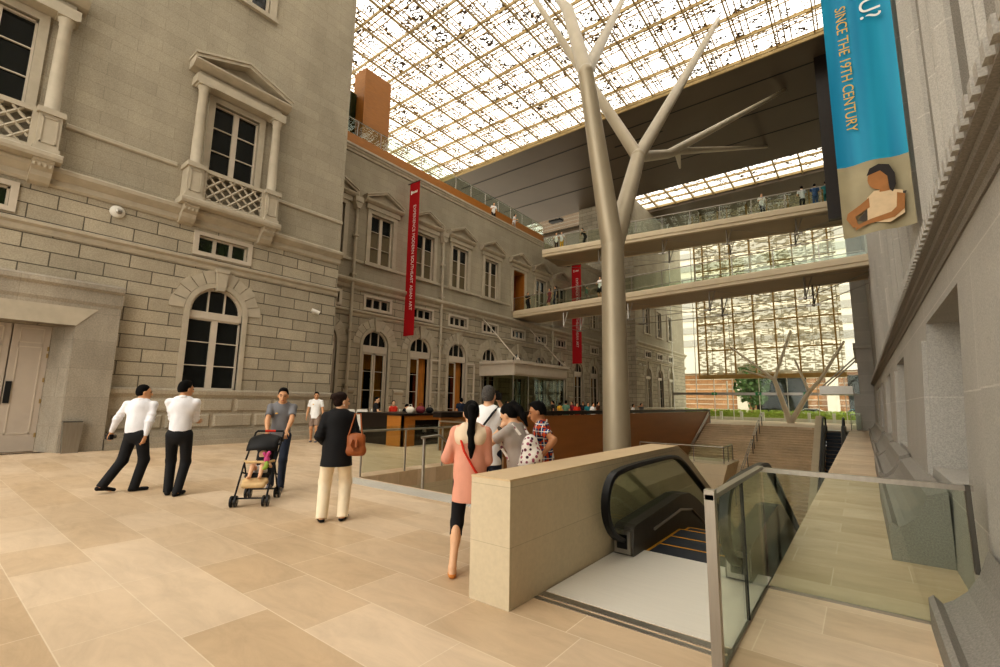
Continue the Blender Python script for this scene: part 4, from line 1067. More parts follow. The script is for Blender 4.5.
def nets(D,lo,h):
    S=D<0; nx,ny,nz=D.shape
    cr=[np.array([(i>>0)&1,(i>>1)&1,(i>>2)&1]) for i in range(8)]
    def C(A,c): return A[c[0]:nx-1+c[0],c[1]:ny-1+c[1],c[2]:nz-1+c[2]]
    cnt=sum(C(S,c).astype(np.int8) for c in cr); act=(cnt>0)&(cnt<8)
    idx=np.argwhere(act); 
    if len(idx)==0: return [],[]
    id_=np.full(act.shape,-1,np.int64); id_[act]=np.arange(len(idx))
    val=np.stack([D[idx[:,0]+c[0],idx[:,1]+c[1],idx[:,2]+c[2]] for c in cr],1)
    acc=np.zeros((len(idx),3)); num=np.zeros(len(idx))
    for a in range(8):
        for b in (1,2,4):
            if a&b: continue
            e=a|b; va,vb=val[:,a],val[:,e]; m=(va<0)!=(vb<0); t=np.where(m,va/np.where(m,va-vb,1),0)
            p=cr[a][None,:]+t[:,None]*(cr[e]-cr[a])[None,:]; acc+=p*m[:,None]; num+=m
    V=lo+h*(idx+acc/num[:,None]); F=[]
    for ax in range(3):
        u,v=(ax+1)%3,(ax+2)%3
        sh=[slice(1,-1)]*3; sh[ax]=slice(0,-1); sa=S[tuple(sh)]; sh2=list(sh); sh2[ax]=slice(1,None); sb=S[tuple(sh2)]
        e=np.argwhere(sa!=sb); 
        if not len(e): continue
        flip=sa[tuple(e.T)]; off=np.ones(3,int); off[ax]=0; e=e+off
        du=np.zeros(3,int); du[u]=1; dv=np.zeros(3,int); dv[v]=1
        q=np.stack([id_[tuple((e-du-dv).T)],id_[tuple((e-dv).T)],id_[tuple(e.T)],id_[tuple((e-du).T)]],1)
        q[~flip]=q[~flip][:,::-1]; F.append(q)
    F=np.concatenate(F); F=F[(F>=0).all(1)]
    return V,F
def sobj(sdf,h,name,mat,parent=None):
    V,F=sdf.mesh(h)
    me=bpy.data.meshes.new(name); me.from_pydata([tuple(v) for v in V],[],[tuple(int(i) for i in f) for f in F]); me.update()
    me.polygons.foreach_set('use_smooth',[True]*len(me.polygons)); me.materials.append(M_[mat])
    o=bpy.data.objects.new(name,me); col.objects.link(o)
    if parent: o.parent=parent
    return o
def ik(a,c,l1,l2,pole):
    d=c-a; L=np.linalg.norm(d)
    if L>(l1+l2)*.995: c=a+d*((l1+l2)*.995/L); d=c-a; L=np.linalg.norm(d)
    x=(l1*l1-l2*l2+L*L)/(2*L); hgt=math.sqrt(max(0,l1*l1-x*x)); u=d/L; p=pole-u*(pole@u); p=unit(p)
    return a+u*x+p*hgt, c
def Rz(a): c,s=math.cos(a),math.sin(a); return np.array([[c,-s,0],[s,c,0],[0,0,1]])
def Rx(a): c,s=math.cos(a),math.sin(a); return np.array([[1,0,0],[0,c,-s],[0,s,c]])
def Ry(a): c,s=math.cos(a),math.sin(a); return np.array([[c,0,s],[0,1,0],[-s,0,c]])
SK={'skin':'cb9a74','skin2':'daae8b','skin3':'b07d58'}
for k,v in SK.items(): M_[k]=plain(k,v,.5,0,.05,12)
M_['hairb']=plain('black_hair','0f0d0c',.75,0,.35,55,.4,.15); M_['hairg']=plain('grey_hair','55524f',.8,0,.5,70,.5,.15); M_['hairbr']=plain('dark_brown_hair','24150f',.7,0,.35,55,.4,.2)
M_['eyew']=plain('eye_dark','17110e',.3,0,.1,5); M_['lip']=plain('lips','8d4a3c',.5,0,.05,5)
def cloth(name,hexc,var=.12,sc=9,bump=.35): M_[name]=plain(name,hexc,.8,0,var,sc,bump,stretch=(1,1,.45))
for n,c in dict(whiteshirt='e4e4e8',blacktrs='17181b',greypolo='77777a',jeans='2c3444',whitepolo='eeeeec',taupe='8d7a6c',blackjk='131316',cream='ecdcc0',pinkb='d79a84',lace='dfc9ae',blackcp='15151a',greyt='b3aaa2',navy='20283a',redtop='c8341f',dark='1c1b1e',teal='2f7f86',blue='3c5c8e',yellow_='d8a93a',brownt='6b4c3a',greent='5f7f6a',denim='7f95b5',maroon='7a2430',shoe='0f0f10',tanshoe='c98442',greyshoe='6a6a70').items(): cloth(n,c)
def plaid():
    t=NT('plaid_shirt'); b=t.bsdf(srgb('31486e'),.8,0,.2); mp=t.coords(scale=(1,1,1))
    sx=t.n('ShaderNodeSeparateXYZ'); t.l(mp,0,sx,0)
    def stripe(ax,f,th,off=0):
        m=t.n('ShaderNodeMath',operation='MULTIPLY_ADD'); t.l(sx,ax,m,0); m.inputs[1].default_value=f; m.inputs[2].default_value=off
        s_=t.n('ShaderNodeMath',operation='FRACT'); t.l(m,0,s_,0); g=t.n('ShaderNodeMath',operation='LESS_THAN'); t.l(s_,0,g,0); g.inputs[1].default_value=th; return (g,0)
    ad=t.n('ShaderNodeMath',operation='ADD'); 
    k=t.mix(stripe('Z',13,.36),(*srgb('2f4f80'),),(*srgb('c2512c'),))
    k=t.mix(stripe('Y',13,.3,.2),k,(*srgb('c2512c'),)); k=t.mix(stripe('X',13,.25,.4),k,(*srgb('20304f'),))
    k=t.mix(stripe('Z',13,.12,.45),k,(*srgb('e8e4dc'),)); k=t.mix(stripe('Y',13,.12,.6),k,(*srgb('e8e4dc'),))
    t.t.links.new(k[0].outputs[2],b.inputs['Base Color']); M_['plaid']=t.m
    t=NT('patterned_backpack_cloth'); b=t.bsdf(srgb('e6ded6'),.7,0,.2); mp=t.coords(); vo=t.n('ShaderNodeTexVoronoi'); vo.inputs['Scale'].default_value=22; t.l(mp,0,vo,0)
    lt=t.n('ShaderNodeMath',operation='LESS_THAN'); t.l(vo,'Distance',lt,0); lt.inputs[1].default_value=.36
    hs=t.n('ShaderNodeSeparateColor'); t.l(vo,'Color',hs,0)
    c1=t.mix((hs,0),(*srgb('3b2a30'),),(*srgb('b5657a'),)); k=t.mix((lt,0),(*srgb('e9e2da'),),c1)
    t.t.links.new(k[0].outputs[2],b.inputs['Base Color']); M_['packcloth']=t.m
plaid()
def person(loc,face,label,H=1.7,h=.009,fem=False,feet=None,hands=(None,None),lean=0,tw=0,head=(0,0),skin='skin',hair=('short','hairb'),top=('whiteshirt','short',.0),bot=('blacktrs','trousers'),shoe='shoe',
           pole=(None,None),girth=1.0,curl=(.35,.35),palm=(None,None),side=0,pel=(0,0),drop=0,group=None,detail=True,cat='person',fdir=None):
    """face: heading (dx,dy). local frame +Y forward, +X to the person's right"""
    s=H/1.7; rz=math.atan2(-face[0],face[1])
    up_=A3(0,0,1)
    feet=feet or [(-.09,.0,0,0),(.09,.0,0,0)]
    pelv=A3(pel[0],pel[1],(.92-drop)*s)
    Rt=Rz(tw)@Rx(-lean)@Ry(side)
    T=lambda x,y,z: pelv+Rt@(A3(x,y,z)*s)
    sw=(.158 if fem else .178)*girth**.5; hipw=.088
    sh=[T(-sw,0,.46),T(sw,0,.46)]; neck=T(0,-.005,.52); 
    Rh=Rt@Rz(head[0])@Rx(-head[1])
    hc=neck+Rt@(A3(0,.012,.055)*s)+Rh@(A3(0,.018,.085)*s)
    Hd=lambda x,y,z: hc+Rh@(A3(x,y,z)*s)
    hip=[pelv+Rz(tw*.3)@A3(-hipw*s,0,-.03*s),pelv+Rz(tw*.3)@A3(hipw*s,0,-.03*s)]
    ank=[];toe=[];kn=[];fd=[]
    for i,f in enumerate(feet):
        lift=f[3] if len(f)>3 else 0; yaw=f[2]; fw_=Rz(yaw)@A3(0,1,0)
        a=A3(f[0],f[1],.085*s+lift); pole_=unit(fw_+A3(0,.6,0))
        k,a=ik(hip[i],a,.43*s,.425*s,pole_); kn.append(k); ank.append(a)
        tz=-.055*s if lift<.02 else -min(.14*s,.055*s+lift*.8)
        fd.append(fw_); toe.append(a+fw_*.14*s+A3(0,0,tz if lift<.02 else tz))
    el=[];wr=[]
    for i in (0,1):
        sg=-1 if i==0 else 1
        t=hands[i]
        t=A3(*t) if t is not None else sh[i]+Rt@(A3(sg*.06,.03,-.515)*s)
        pl=A3(*pole[i]) if pole[i] is not None else Rt@A3(sg*.5,-.9,-.2)
        e,w=ik(sh[i],t,.285*s,.25*s,pl); el.append(e); wr.append(w)
    g=girth
    # ---------------- body: one continuous skin
    b=SDF(); fd_=Rt@A3(0,1,0)
    b.ell(Hd(0,-.012,.03),A3(.074,.094,.092)*s,.02,Rh); b.ell(Hd(0,.018,-.03),A3(.062,.078,.078)*s,.03,Rh); b.ell(Hd(0,.045,-.088),A3(.036,.04,.032)*s,.03,Rh)
    if detail:
        b.cone(Hd(0,.088,.012),Hd(0,.112,-.03),.010*s,.016*s,.012)
        b.ell(Hd(0,.082,-.068),A3(.026,.018,.014)*s,.012,Rh); b.ell(Hd(0,.078,.03),A3(.055,.02,.014)*s,.015,Rh)
        for sg in (-1,1): b.ell(Hd(sg*.077,-.004,-.012),A3(.012,.022,.034)*s,.006,Rh)
    b.cone(neck-Rt@A3(0,.01,.04)*s,Hd(0,-.015,-.055),.056*s*(.9 if fem else 1),.05*s*(.88 if fem else 1),.03)
    b.cone(T(0,0,.02),T(0,.0,.2),.12*s*g,.105*s*g,.06,sq=(fd_,1.35)); b.cone(T(0,.0,.2),T(0,-.005,.40),.11*s*g,.125*s*g,.06,sq=(fd_,1.3))
    b.cone(sh[0],sh[1],.05*s,.05*s,.05); b.cone(T(-.06,-.01,.5),T(.06,-.01,.5),.05*s,.05*s,.04)
    lg=.8 if bot[1]=='trousers' else 1; ar=.85 if top[1]=='long' else 1
    for i in (0,1):
        sg=-1 if i==0 else 1
        b.cone(sh[i],el[i],.046*s*ar,.038*s*ar,.03*ar); b.cone(el[i],wr[i],.038*s*ar,.025*s,.02*ar)
        fo=unit(wr[i]-el[i]); b.cone(el[i]+(wr[i]-el[i])*.12,el[i]+(wr[i]-el[i])*.4,.036*s,.034*s,.02)
        # hand
        d=fo; nrm=A3(*palm[i]) if palm[i] is not None else Rt@A3(-sg,0,0)
        nrm=unit(nrm-d*(nrm@d)); w_=np.cross(d,nrm)*1.0
        thumb_side=w_ if (w_@(Rt@A3(0,1,0)))>0 else -w_
        hs=s*(.92 if fem else 1)
        b.cone(wr[i],wr[i]+d*.05*hs,.024*hs,.03*hs,.02,sq=(nrm,1.5)); b.cone(wr[i]+d*.05*hs,wr[i]+d*.085*hs,.034*hs,.034*hs,.012,sq=(nrm,2.1))
        if detail:
            c_=curl[i]
            for q,(o_,ln) in enumerate(((.030,.066),(.010,.076),(-.010,.071),(-.029,.056))):
                p0=wr[i]+d*.082*hs+thumb_side*o_*hs
                a1=c_*.9; a2=c_*2.0
                d1=unit(d*math.cos(a1)+nrm*math.sin(a1)+thumb_side*o_*2.2); d2=unit(d*math.cos(a2)+nrm*math.sin(a2)+thumb_side*o_*1.5)
                p1=p0+d1*ln*.5*hs; p2=p1+d2*ln*.5*hs
                b.cone(p0,p1,.0092*hs,.0085*hs,.004); b.cone(p1,p2,.0085*hs,.0072*hs,.003)
            t0=wr[i]+d*.03*hs+thumb_side*.026*hs; t1=t0+unit(d*.6+thumb_side*.7+nrm*.35)*.036*hs; t2=t1+unit(d*.9+thumb_side*.15+nrm*.5)*.03*hs
            b.cone(t0,t1,.0125*hs,.0105*hs,.008); b.cone(t1,t2,.0105*hs,.0085*hs,.004)
        else: b.cone(wr[i]+d*.08*hs,wr[i]+d*.15*hs+nrm*.03,.03*hs,.022*hs,.01,sq=(nrm,1.8))
        b.cone(hip[i],kn[i],.078*s*g**.5*lg,.054*s*lg,.04*lg); b.cone(kn[i],ank[i],.05*s*lg,.036*s*lg,.03*lg); m=kn[i]+(ank[i]-kn[i])*.3; b.ell(m-fd[i]*.014*s,A3(.05,.05,.1)*s*lg,.03*lg)
        b.cone(ank[i],ank[i]-A3(0,0,.045*s)-fd[i]*.02*s,.038*s,.034*s,.02); b.cone(ank[i]-A3(0,0,.04*s),toe[i],.034*s,.026*s,.02)
    body=sobj(b,h,'person',skin)
    body.location=(*loc,0) if len(loc)==2 else loc; body.rotation_euler=(0,0,rz)
    tag(body,label,cat,group)
    # ---------------- hair
    hs_,hm=hair; q=SDF()
    if hs_!='none':
        q.ell(Hd(0,-.022,.042),A3(.083,.097,.094)*s,.02,Rh); q.ell(Hd(0,-.045,.0),A3(.08,.075,.085)*s,.02,Rh)
        q.cut(Hd(0,.036,.05),Rh@A3(0,.88,-.47),tuple(Hd(0,.06,0)),.16*s) 
        if hs_=='short': q.cut(Hd(0,-.06,-.062),Rh@A3(0,.2,-1)); 
        if hs_=='spiky':
            q.cut(Hd(0,-.06,-.05),Rh@A3(0,.2,-1))
            q.ell(Hd(0,.004,.104),A3(.064,.07,.034)*s,.015,Rh)
        if hs_=='bun': q.ell(Hd(0,-.095,.055),A3(.06,.055,.055)*s,.015,Rh); q.cone(Hd(-.03,-.13,.08),Hd(-.09,-.12,.03),.02*s,.012*s,.01); q.cut(Hd(0,-.06,-.075),Rh@A3(0,.2,-1))
        if hs_=='pony':
            p=[Hd(0,-.09,.06),Hd(0,-.135,.02),Hd(.0,-.135,-.1)]; 
            d0=Rt@A3(0,-.10,0)*s; e=[neck+d0+Rt@A3(.01,0,-.06)*s,neck+d0+Rt@A3(.02,-.01,-.2)*s,neck+d0+Rt@A3(.015,-.005,-.36)*s]
            ch=p+e; rr=[.035,.04,.038,.038,.034,.012]
            for i in range(len(ch)-1): q.cone(ch[i],ch[i+1],rr[i]*s,rr[i+1]*s,.02)
        if hs_=='ponyhi':
            ch=[Hd(0,-.085,.075),Hd(0,-.13,.07),Hd(.0,-.155,-.02),Hd(0,-.15,-.13),Hd(0,-.13,-.24)]; rr=[.03,.036,.04,.036,.012]
            for i in range(4): q.cone(ch[i],ch[i+1],rr[i]*s,rr[i+1]*s,.02)
            q.cut(Hd(0,.02,-.055),Rh@A3(0,.6,-.8),tuple(Hd(0,.03,-.05)),.11*s)
        if hs_=='long':
            q.cone(Hd(0,-.05,-.02),Hd(0,-.065,-.2),.08*s,.065*s,.03,sq=(Rh@A3(0,1,0),1.5))
        hso=sobj(q,h,'hair',hm,body)
        if hs_ in('pony','ponyhi') and detail:
            r=SDF(); cc=Hd(0,-.105,.062) if hs_=='pony' else Hd(0,-.11,.078); r.ell(cc,A3(.032,.02,.032)*s,.01,Rh); sobj(r,h,'hair_tie','whitepolo' if hs_=='ponyhi' else 'shoe',hso)
    if detail:
        for sg in (-1,1):
            e=B().ell(Hd(sg*.031,.086,.004),(.0115*s,.0115*s,.0075*s),8,6).obj('eye','eyew',body,smooth=True,local=True)
            B().tube([Hd(sg*.05,.082,.026),Hd(sg*.032,.095,.031),Hd(sg*.014,.097,.027)],.0045*s,6).obj('eyebrow',hm if hs_!='none' else 'hairb',body,local=True)
        B().tube([Hd(-.02,.094,-.067),Hd(0,.102,-.065),Hd(.02,.094,-.067)],[.004*s,.0065*s,.004*s],6).obj('mouth','lip',body,smooth=True,local=True)
    # ---------------- top garment
    tm,sl,hem=top[:3]; loose=top[3] if len(top)>3 else .012
    q=SDF(); zl=-.06-hem
    L=loose
    q.cone(T(0,0,.06),T(0,0,.2),(.128+L)*s*g,(.118+L)*s*g,.06,sq=(fd_,1.3)); q.cone(T(0,0,.2),T(0,-.005,.40),(.12+L)*s*g,(.137+L*.5)*s*g,.06,sq=(fd_,1.3))
    if hem<.03: q.cone(T(0,0,zl),T(0,0,.1),.125*s*g,(.122+L)*s*g,.05,sq=(fd_,1.28))
    else: q.cone(T(0,0,zl-.02),T(0,0,.08),(.158+L)*s*g,(.13+L)*s*g,.06,sq=(fd_,1.16))
    if fem: q.ell(T(-.065,.075,.31),A3(.06,.055,.06)*s,.04); q.ell(T(.065,.075,.31),A3(.06,.055,.06)*s,.04)
    q.cone(sh[0]-Rt@A3(0,0,.004),sh[1]-Rt@A3(0,0,.004),.056*s,.056*s,.05); q.cone(T(-.1*g,0,.36),T(.1*g,0,.36),.085*s,.085*s,.06,sq=(fd_,1.1)); q.cone(T(-.07,-.012,.498),T(.07,-.012,.498),.056*s,.056*s,.04)
    for i in (0,1):
        if sl=='long':
            q.cone(sh[i],el[i],.054*s,.048*s+L*.5,.03); q.cone(el[i],el[i]+(wr[i]-el[i])*.96,.048*s+L*.5,.036*s,.02,flat='b')
            if detail: # folds at the elbow
                for k_ in (.55,.8,1.0): c0=sh[i]+(el[i]-sh[i])*k_; q.ell(c0,A3(.053,.053,.012)*s,.02)
        elif sl=='three':
            q.cone(sh[i],el[i],.062*s,.058*s,.03); q.cone(el[i],el[i]+(wr[i]-el[i])*.55,.058*s,.056*s,.02,flat='b')
        elif sl=='short': q.cone(sh[i],sh[i]+(el[i]-sh[i])*.66,.055*s,.060*s,.03,flat='b')
    q.cut(T(0,0,zl),Rt@A3(0,0,-1))
    q.cut(T(0,.05,.545),Rt@A3(0,.45,.9),tuple(T(0,.0,.56)),.115*s)
    # keep raised arms out of the hem cut by cutting only around the torso
    cutp=[p for p in q.p if p[0]=='x']; q.p=[p for p in q.p if p[0]!='x']
    for p in cutp[:1]: q.p.append(('x',p[1],p[2],tuple(T(0,0,zl-.1)),.235*s*max(1,g)))
    q.p.append(cutp[1])
    shirt=sobj(q,h,'top' if tm not in('blackjk',) else 'jacket',tm,body)
    if detail and len(top)>4 and top[4]=='collar':
        c=SDF()
        for k_ in range(12):
            a0=2*PI*k_/12; a1=2*PI*(k_+1)/12; R_=.064*s
            c.cone(neck+Rt@A3(R_*math.cos(a0),R_*.95*math.sin(a0),-.002*s-.022*s*math.sin(a0)),neck+Rt@A3(R_*math.cos(a1),R_*.95*math.sin(a1),-.002*s-.022*s*math.sin(a1)),.016*s,.016*s,.006,sq=(up_,.62))
        sobj(c,h,'collar',tm,shirt)
    # ---------------- bottoms
    bm,bk=bot[:2]; q=SDF()
    wide=bot[2] if len(bot)>2 else 0
    q.cone(T(0,0,-.03),T(0,0,.085),.142*s*g,(.133 if hem<.03 else .115)*s*g,.05,sq=(fd_,1.22),flat='b' if hem<.03 else None); 
    for i in (0,1):
        q.cone(hip[i],kn[i],(.09+wide*.3)*s*g**.5,(.066+wide)*s,.04)
        if bk=='trousers': q.cone(kn[i],ank[i]-A3(0,0,.045*s)+unit(kn[i]-ank[i])*0,(.066+wide)*s,(.056+wide)*s,.03,flat='b')
        if bk=='capri': q.cone(kn[i],kn[i]+(ank[i]-kn[i])*.3,.063*s,.062*s,.03,flat='b')
    if bk in('shorts','skirt'):
        q=SDF(); q.cone(T(0,0,-.03),T(0,0,.10),.142*s*g,.125*s*g,.05,sq=(fd_,1.22))
        for i in (0,1):
            e_=hip[i]+(kn[i]-hip[i])*(.88 if bk=='shorts' else 1.0)
            q.cone(hip[i],e_,.095*s*g**.5,.085*s if bk=='shorts' else .10*s,.03 if bk=='shorts' else .09,flat='b')
    bt=sobj(q,h,{'trousers':'trousers','capri':'trousers','shorts':'shorts','skirt':'skirt'}[bk],bm,body)
    # ---------------- shoes
    for i in (0,1):
        q=SDF(); gz=ank[i]-A3(0,0,.055*s)
        q.cone(gz-fd[i]*.035*s,gz+fd[i]*.03*s,.038*s,.038*s,.02); q.cone(gz+fd[i]*.02*s,toe[i]+fd[i]*.035*s+A3(0,0,.002),.04*s,.032*s,.02,sq=(up_,1.15))
        low=feet[i][3] if len(feet[i])>3 else 0
        if low<.02: q.cut((0,0,.004),(0,0,-1))
        if shoe in('tanshoe',) or (fem and bk!='shorts'): q.cut(ank[i]-A3(0,0,.048*s),A3(0,0,1))
        sobj(q,h,'shoe',shoe,body)
    info=dict(Hd=Hd,T=T,wr=wr,el=el,sh=sh,Rt=Rt,Rh=Rh,s=s,rz=rz,body=body,shirt=shirt,neck=neck)
    W=Matrix.Translation(Vector(body.location))@Matrix.Rotation(rz,4,'Z'); info['W']=lambda p: tuple(W@Vector([float(c) for c in p]))
    return info
def ang(d): return (math.cos(math.radians(d)),math.sin(math.radians(d)))
PRM=A3
# man walking, white long sleeves, small camera in his left hand
p=person((-9.95,2.44),ang(112),'man in a white long-sleeved shirt mid-stride holding a small black camera',1.76,.009,feet=[(-.12,-.20,-.3,.06),(.13,.15,-.55,0)],
  hands=((-.40,-.02,.82),(.30,.10,.86)),tw=.6,lean=.03,pel=(.12,.10),head=(-1.15,.05),hair=('short','hairb'),top=('whiteshirt','long',.02,.02,'collar'),bot=('blacktrs','trousers',.012),girth=1.12,drop=-.028,palm=((1,.2,0),(-1,0,0)))
def held_camera(pi,i,label,sz=1.0):
    c=Vector(pi['W'](pi['wr'][i]+unit(pi['wr'][i]-pi['el'][i])*.09)); t=thing('compact_camera',label,'camera',c,pi['rz'])
    b=B().box(-.06*sz,.06*sz,-.03*sz,.03*sz,-.045*sz,.04*sz).box(-.025*sz,.03*sz,-.03*sz,.02*sz,.04*sz,.065*sz); b.obj('camera_body','black',t,local=True)
    B().tube([(0,.03*sz,0),(0,.1*sz,0)],.036*sz,12).obj('lens','dsteel',t,local=True); return t
held_camera(p,0,'small black camera held low by the walking man in white')
# man standing, arms crossed
p=person((-9.0,2.93),ang(152),'man in a white shirt standing with folded arms, seen from behind',1.86,.009,feet=[(-.09,.10,.2,0),(.06,-.06,-.35,0)],
  hands=((.10,.27,1.20),(-.06,.25,1.24)),pole=((-.6,.1,-1),(.6,.1,-1)),tw=-.05,head=(-.8,.05),hair=('spiky','hairb'),top=('whiteshirt','long',.0,.012,'collar'),bot=('blacktrs','trousers',.004),girth=.98,palm=((0,-1,0),(0,-1,0)))
# man with the stroller
p=person((-8.30,4.28),ang(-33),'man in a grey polo shirt pushing a baby stroller',1.78,.008,feet=[(-.08,.14,.1,0),(.12,-.22,-.1,0)],
  hands=((-.13,.41,1.02),(.17,.40,1.0)),pole=((-1,-.3,-.3),(1,-.3,-.3)),head=(.05,.12),hair=('spiky','hairb'),skin='skin',top=('greypolo','short',.08,.014,'collar'),bot=('jeans','trousers',.0),shoe='greyshoe',curl=(.8,.8),palm=((0,.2,-1),(0,.2,-1)),lean=.05)
s_=p['s']; pt=p['T'](.07,.132,.36); B().ell(tuple(pt),(.026,.012,.014),10,6).obj('logo','orangetxt',p['shirt'],local=True)
# man in white polo and shorts far back
p=person((-16.33,9.7),ang(-38),'man in a white polo and taupe shorts carrying a black bag by the stone wall',1.85,.011,feet=[(-.1,.12,0,0),(.1,-.05,0,0)],
  hands=((-.30,.06,.86),(.30,.05,.88)),head=(.1,.08),hair=('spiky','hairb'),top=('whitepolo','short',.06,.02,'collar'),bot=('taupe','shorts'),shoe='greyshoe')
pt=p['T'](.07,.138,.36); B().ell(tuple(pt),(.03,.012,.02),10,6).obj('logo','orangetxt',p['shirt'],local=True)
bg=thing('black_bag','black bag hanging from the hand of the man in shorts','bag',p['W'](p['wr'][0]+A3(0,.02,-.35)),p['rz'])
B().prism([(-.16,-.2),(-.18,.15),(.18,.15),(.16,-.2)],'y',-.05,.05).obj('bag_body','black',bg,local=True)
B().tube([(-.09,0,.14),(-.06,0,.25),(.06,0,.25),(.09,0,.14)],.012,6).obj('handle','black',bg,local=True)
# woman in black jacket and cream trousers
p=person((-5.66,3.72),ang(144),'woman in a black jacket and cream trousers with a brown shoulder bag',1.69,.008,fem=True,feet=[(-.14,.0,.25,0),(.12,.02,-.3,0)],
  hands=((-.2,.16,1.0),(.2,.22,1.06)),pole=((-.25,-1,-.2),(.25,-1,-.2)),head=(-1.05,.05),hair=('bun','hairbr'),skin='skin2',top=('blackjk','long',.14,.03),bot=('cream','trousers',.018),shoe='shoe',girth=1.12)
q=SDF()
for k in range(12):
    a0=2*PI*k/12; a1=2*PI*(k+1)/12; q.cone(p['neck']+A3(.075*math.cos(a0),.075*math.sin(a0),-.012-.01*math.sin(a0)),p['neck']+A3(.075*math.cos(a1),.075*math.sin(a1),-.012-.01*math.sin(a1)),.012,.012,.004)
sobj(q,.008,'scarf','cream',p['body'])
B().ell(tuple(p['Hd'](.08,.0,-.05)),(.01,.01,.01)).obj('earring','whitetxt',p['body'],local=True)
M_['leather']=plain('tan_leather','9a5a30',.5,0,.2,9,.3)
sb=thing('shoulder_bag','tan leather bag hanging from the shoulder of the woman in black','bag',p['W']((.235,-.10,1.02)),p['rz']-.2)
q=SDF(); q.ell((0,0,0),(.13,.075,.13),.02); q.cone((-.085,0,-.11),(.085,0,-.11),.06,.06,.05); q.cone((-.09,0,.08),(.09,0,.08),.03,.03,.04)
sobj(q,.01,'bag_body','leather',sb)
B().tube([(-.09,-.03,.1),(-.06,0,.25),(-.035,.05,.385),(.035,.05,.385),(.06,0,.25),(.09,-.03,.1)],.011,8).obj('strap','leather',sb,local=True)
B().tube([(-.02,-.085,.05),(-.04,-.11,-.02),(0,-.115,-.09)],.018,6).tube([(.03,-.085,.05),(.04,-.11,-.05)],.016,6).obj('tassel','leather',sb,local=True)
# girl in the pink blouse
p=person((-3.07,3.50),ang(126),'young woman in a pink blouse with a long ponytail beside the parapet end',1.60,.007,fem=True,feet=[(-.13,-.13,.15,0),(.10,.06,-.1,0)],
  hands=((-.16,.22,1.02),(.12,.25,1.05)),pole=((-.45,-1,-.3),(.2,-1,-.3)),head=(.15,.25),hair=('pony','hairb'),skin='skin2',top=('pinkb','three',.17,.036),bot=('blackcp','capri'),shoe='tanshoe',girth=.95)
q=SDF(); q.cone(p['T'](-.07,-.045,.40),p['T'](.07,-.045,.40),.088,.088,.05,sq=(p['Rt']@A3(0,1,0),1.15)); q.cone(p['sh'][0]+A3(.015,0,.004),p['sh'][1]+A3(-.015,0,.004),.062,.062,.05); q.cone(p['T'](-.05,-.02,.50),p['T'](.05,-.02,.50),.062,.062,.03)
q.cut(p['T'](0,0,.335),(0,0,-1)); q.cut(p['T'](0,.05,.56),(0,.45,.9),tuple(p['T'](0,0,.56)),.11); q.cut(p['T'](0,.10,.4),(0,1,0))
sobj(q,.007,'lace_yoke','lace',p['shirt'])
T=p['T']; st=thing('crossbody_bag','thin red strap bag across the back of the woman in pink','bag',p['W'](T(.16,.12,.0)),p['rz'])
Wb=lambda v: tuple(A3(*v)-T(.16,.12,.0))
B().tube([Wb(T(-.115,.02,.525)),Wb(T(-.11,-.09,.44)),Wb(T(-.05,-.158,.28)),Wb(T(.06,-.172,.10)),Wb(T(.15,-.12,-.02)),Wb(T(.2,-.02,-.08)),Wb(T(.19,.08,-.06))],.011,8).obj('strap','redtop',st,local=True)
B().ell((.02,.02,-.12),(.09,.05,.07),12,8).obj('bag_body','redtop',st,smooth=True,local=True)
# photographer
p=person((-3.86,4.73),ang(116),'grey-haired man in a white shirt raising a camera to his eye',1.80,.008,hands=((-.09,.29,1.60),(.10,.26,1.58)),pole=((-.35,.1,-1),(.55,.1,-1)),head=(-.2,.0),hair=('short','hairg'),skin='skin2',top=('whitepolo','short',.10,.02),bot=('navy','trousers'),curl=(.8,.8),palm=((.6,0,.8),(-.8,-.2,.4)))
hc=held_camera(p,1,'black camera held to the eye of the grey-haired man',1.15); hc.location=p['W'](p['Hd'](.03,.16,-.0))
T=p['T']; base=T(.16,-.2,.2); Wb=lambda v: tuple(A3(*v)-base)
cs=thing('camera_strap_pouch','black strap with an orange pouch on the back of the photographer','bag',p['W'](base),p['rz'])
B().tube([Wb(T(.13,.0,.53)),Wb(T(.09,-.12,.46)),Wb(T(-.0,-.165,.33)),Wb(T(-.10,-.16,.16)),Wb(T(-.17,-.06,.06))],.014,8).obj('strap','black',cs,local=True)
q=B().prism([(-.08,-.07),(-.03,.09),(.03,.07),(.03,-.02),(-.04,-.1)],'y',-.02,.02); o=q.obj('pouch',M_['orangetxt'] if 0 else 'redtop',cs,local=True); o.location=Wb(T(-.06,-.185,.25))
M_['orangep']=plain('orange_pouch','e2662a',.6,0,.05,4); o.data.materials.clear(); o.data.materials.append(M_['orangep'])
# girl in grey with backpack
p=person((-2.95,4.16),ang(184),'girl in a grey T-shirt with a patterned backpack, hand to her mouth',1.60,.007,fem=True,hands=((-.06,.19,1.33),(.1,.26,1.2)),pole=((-.6,.5,-1),(.6,.5,-1)),head=(.05,.5),lean=.14,hair=('ponyhi','hairb'),skin='skin2',top=('greyt','short',.08,.014),bot=('navy','trousers'),girth=.95,curl=(1.1,.6))
w0=p['wr'][0]; d0=unit(p['wr'][0]-p['el'][0])
wt=thing('wrist_watch','black watch on the wrist of the girl in grey','watch',p['W'](w0-d0*.03),p['rz'])
B().tube([tuple(-d0*.013),tuple(d0*.013)],.034,12).obj('watch_strap','black',wt,local=True)
B().tube([(-.036,-.012,0),(-.046,-.015,0)],.017,12).obj('dial','dsteel',wt,local=True)
T=p['T']; base=T(0,-.2,.12); bp=thing('backpack','white backpack with pink and black pattern worn by the girl in grey','backpack',p['W'](base),p['rz'])
q=SDF(); c_=lambda x,y,z: tuple(T(x,y,z)-base)
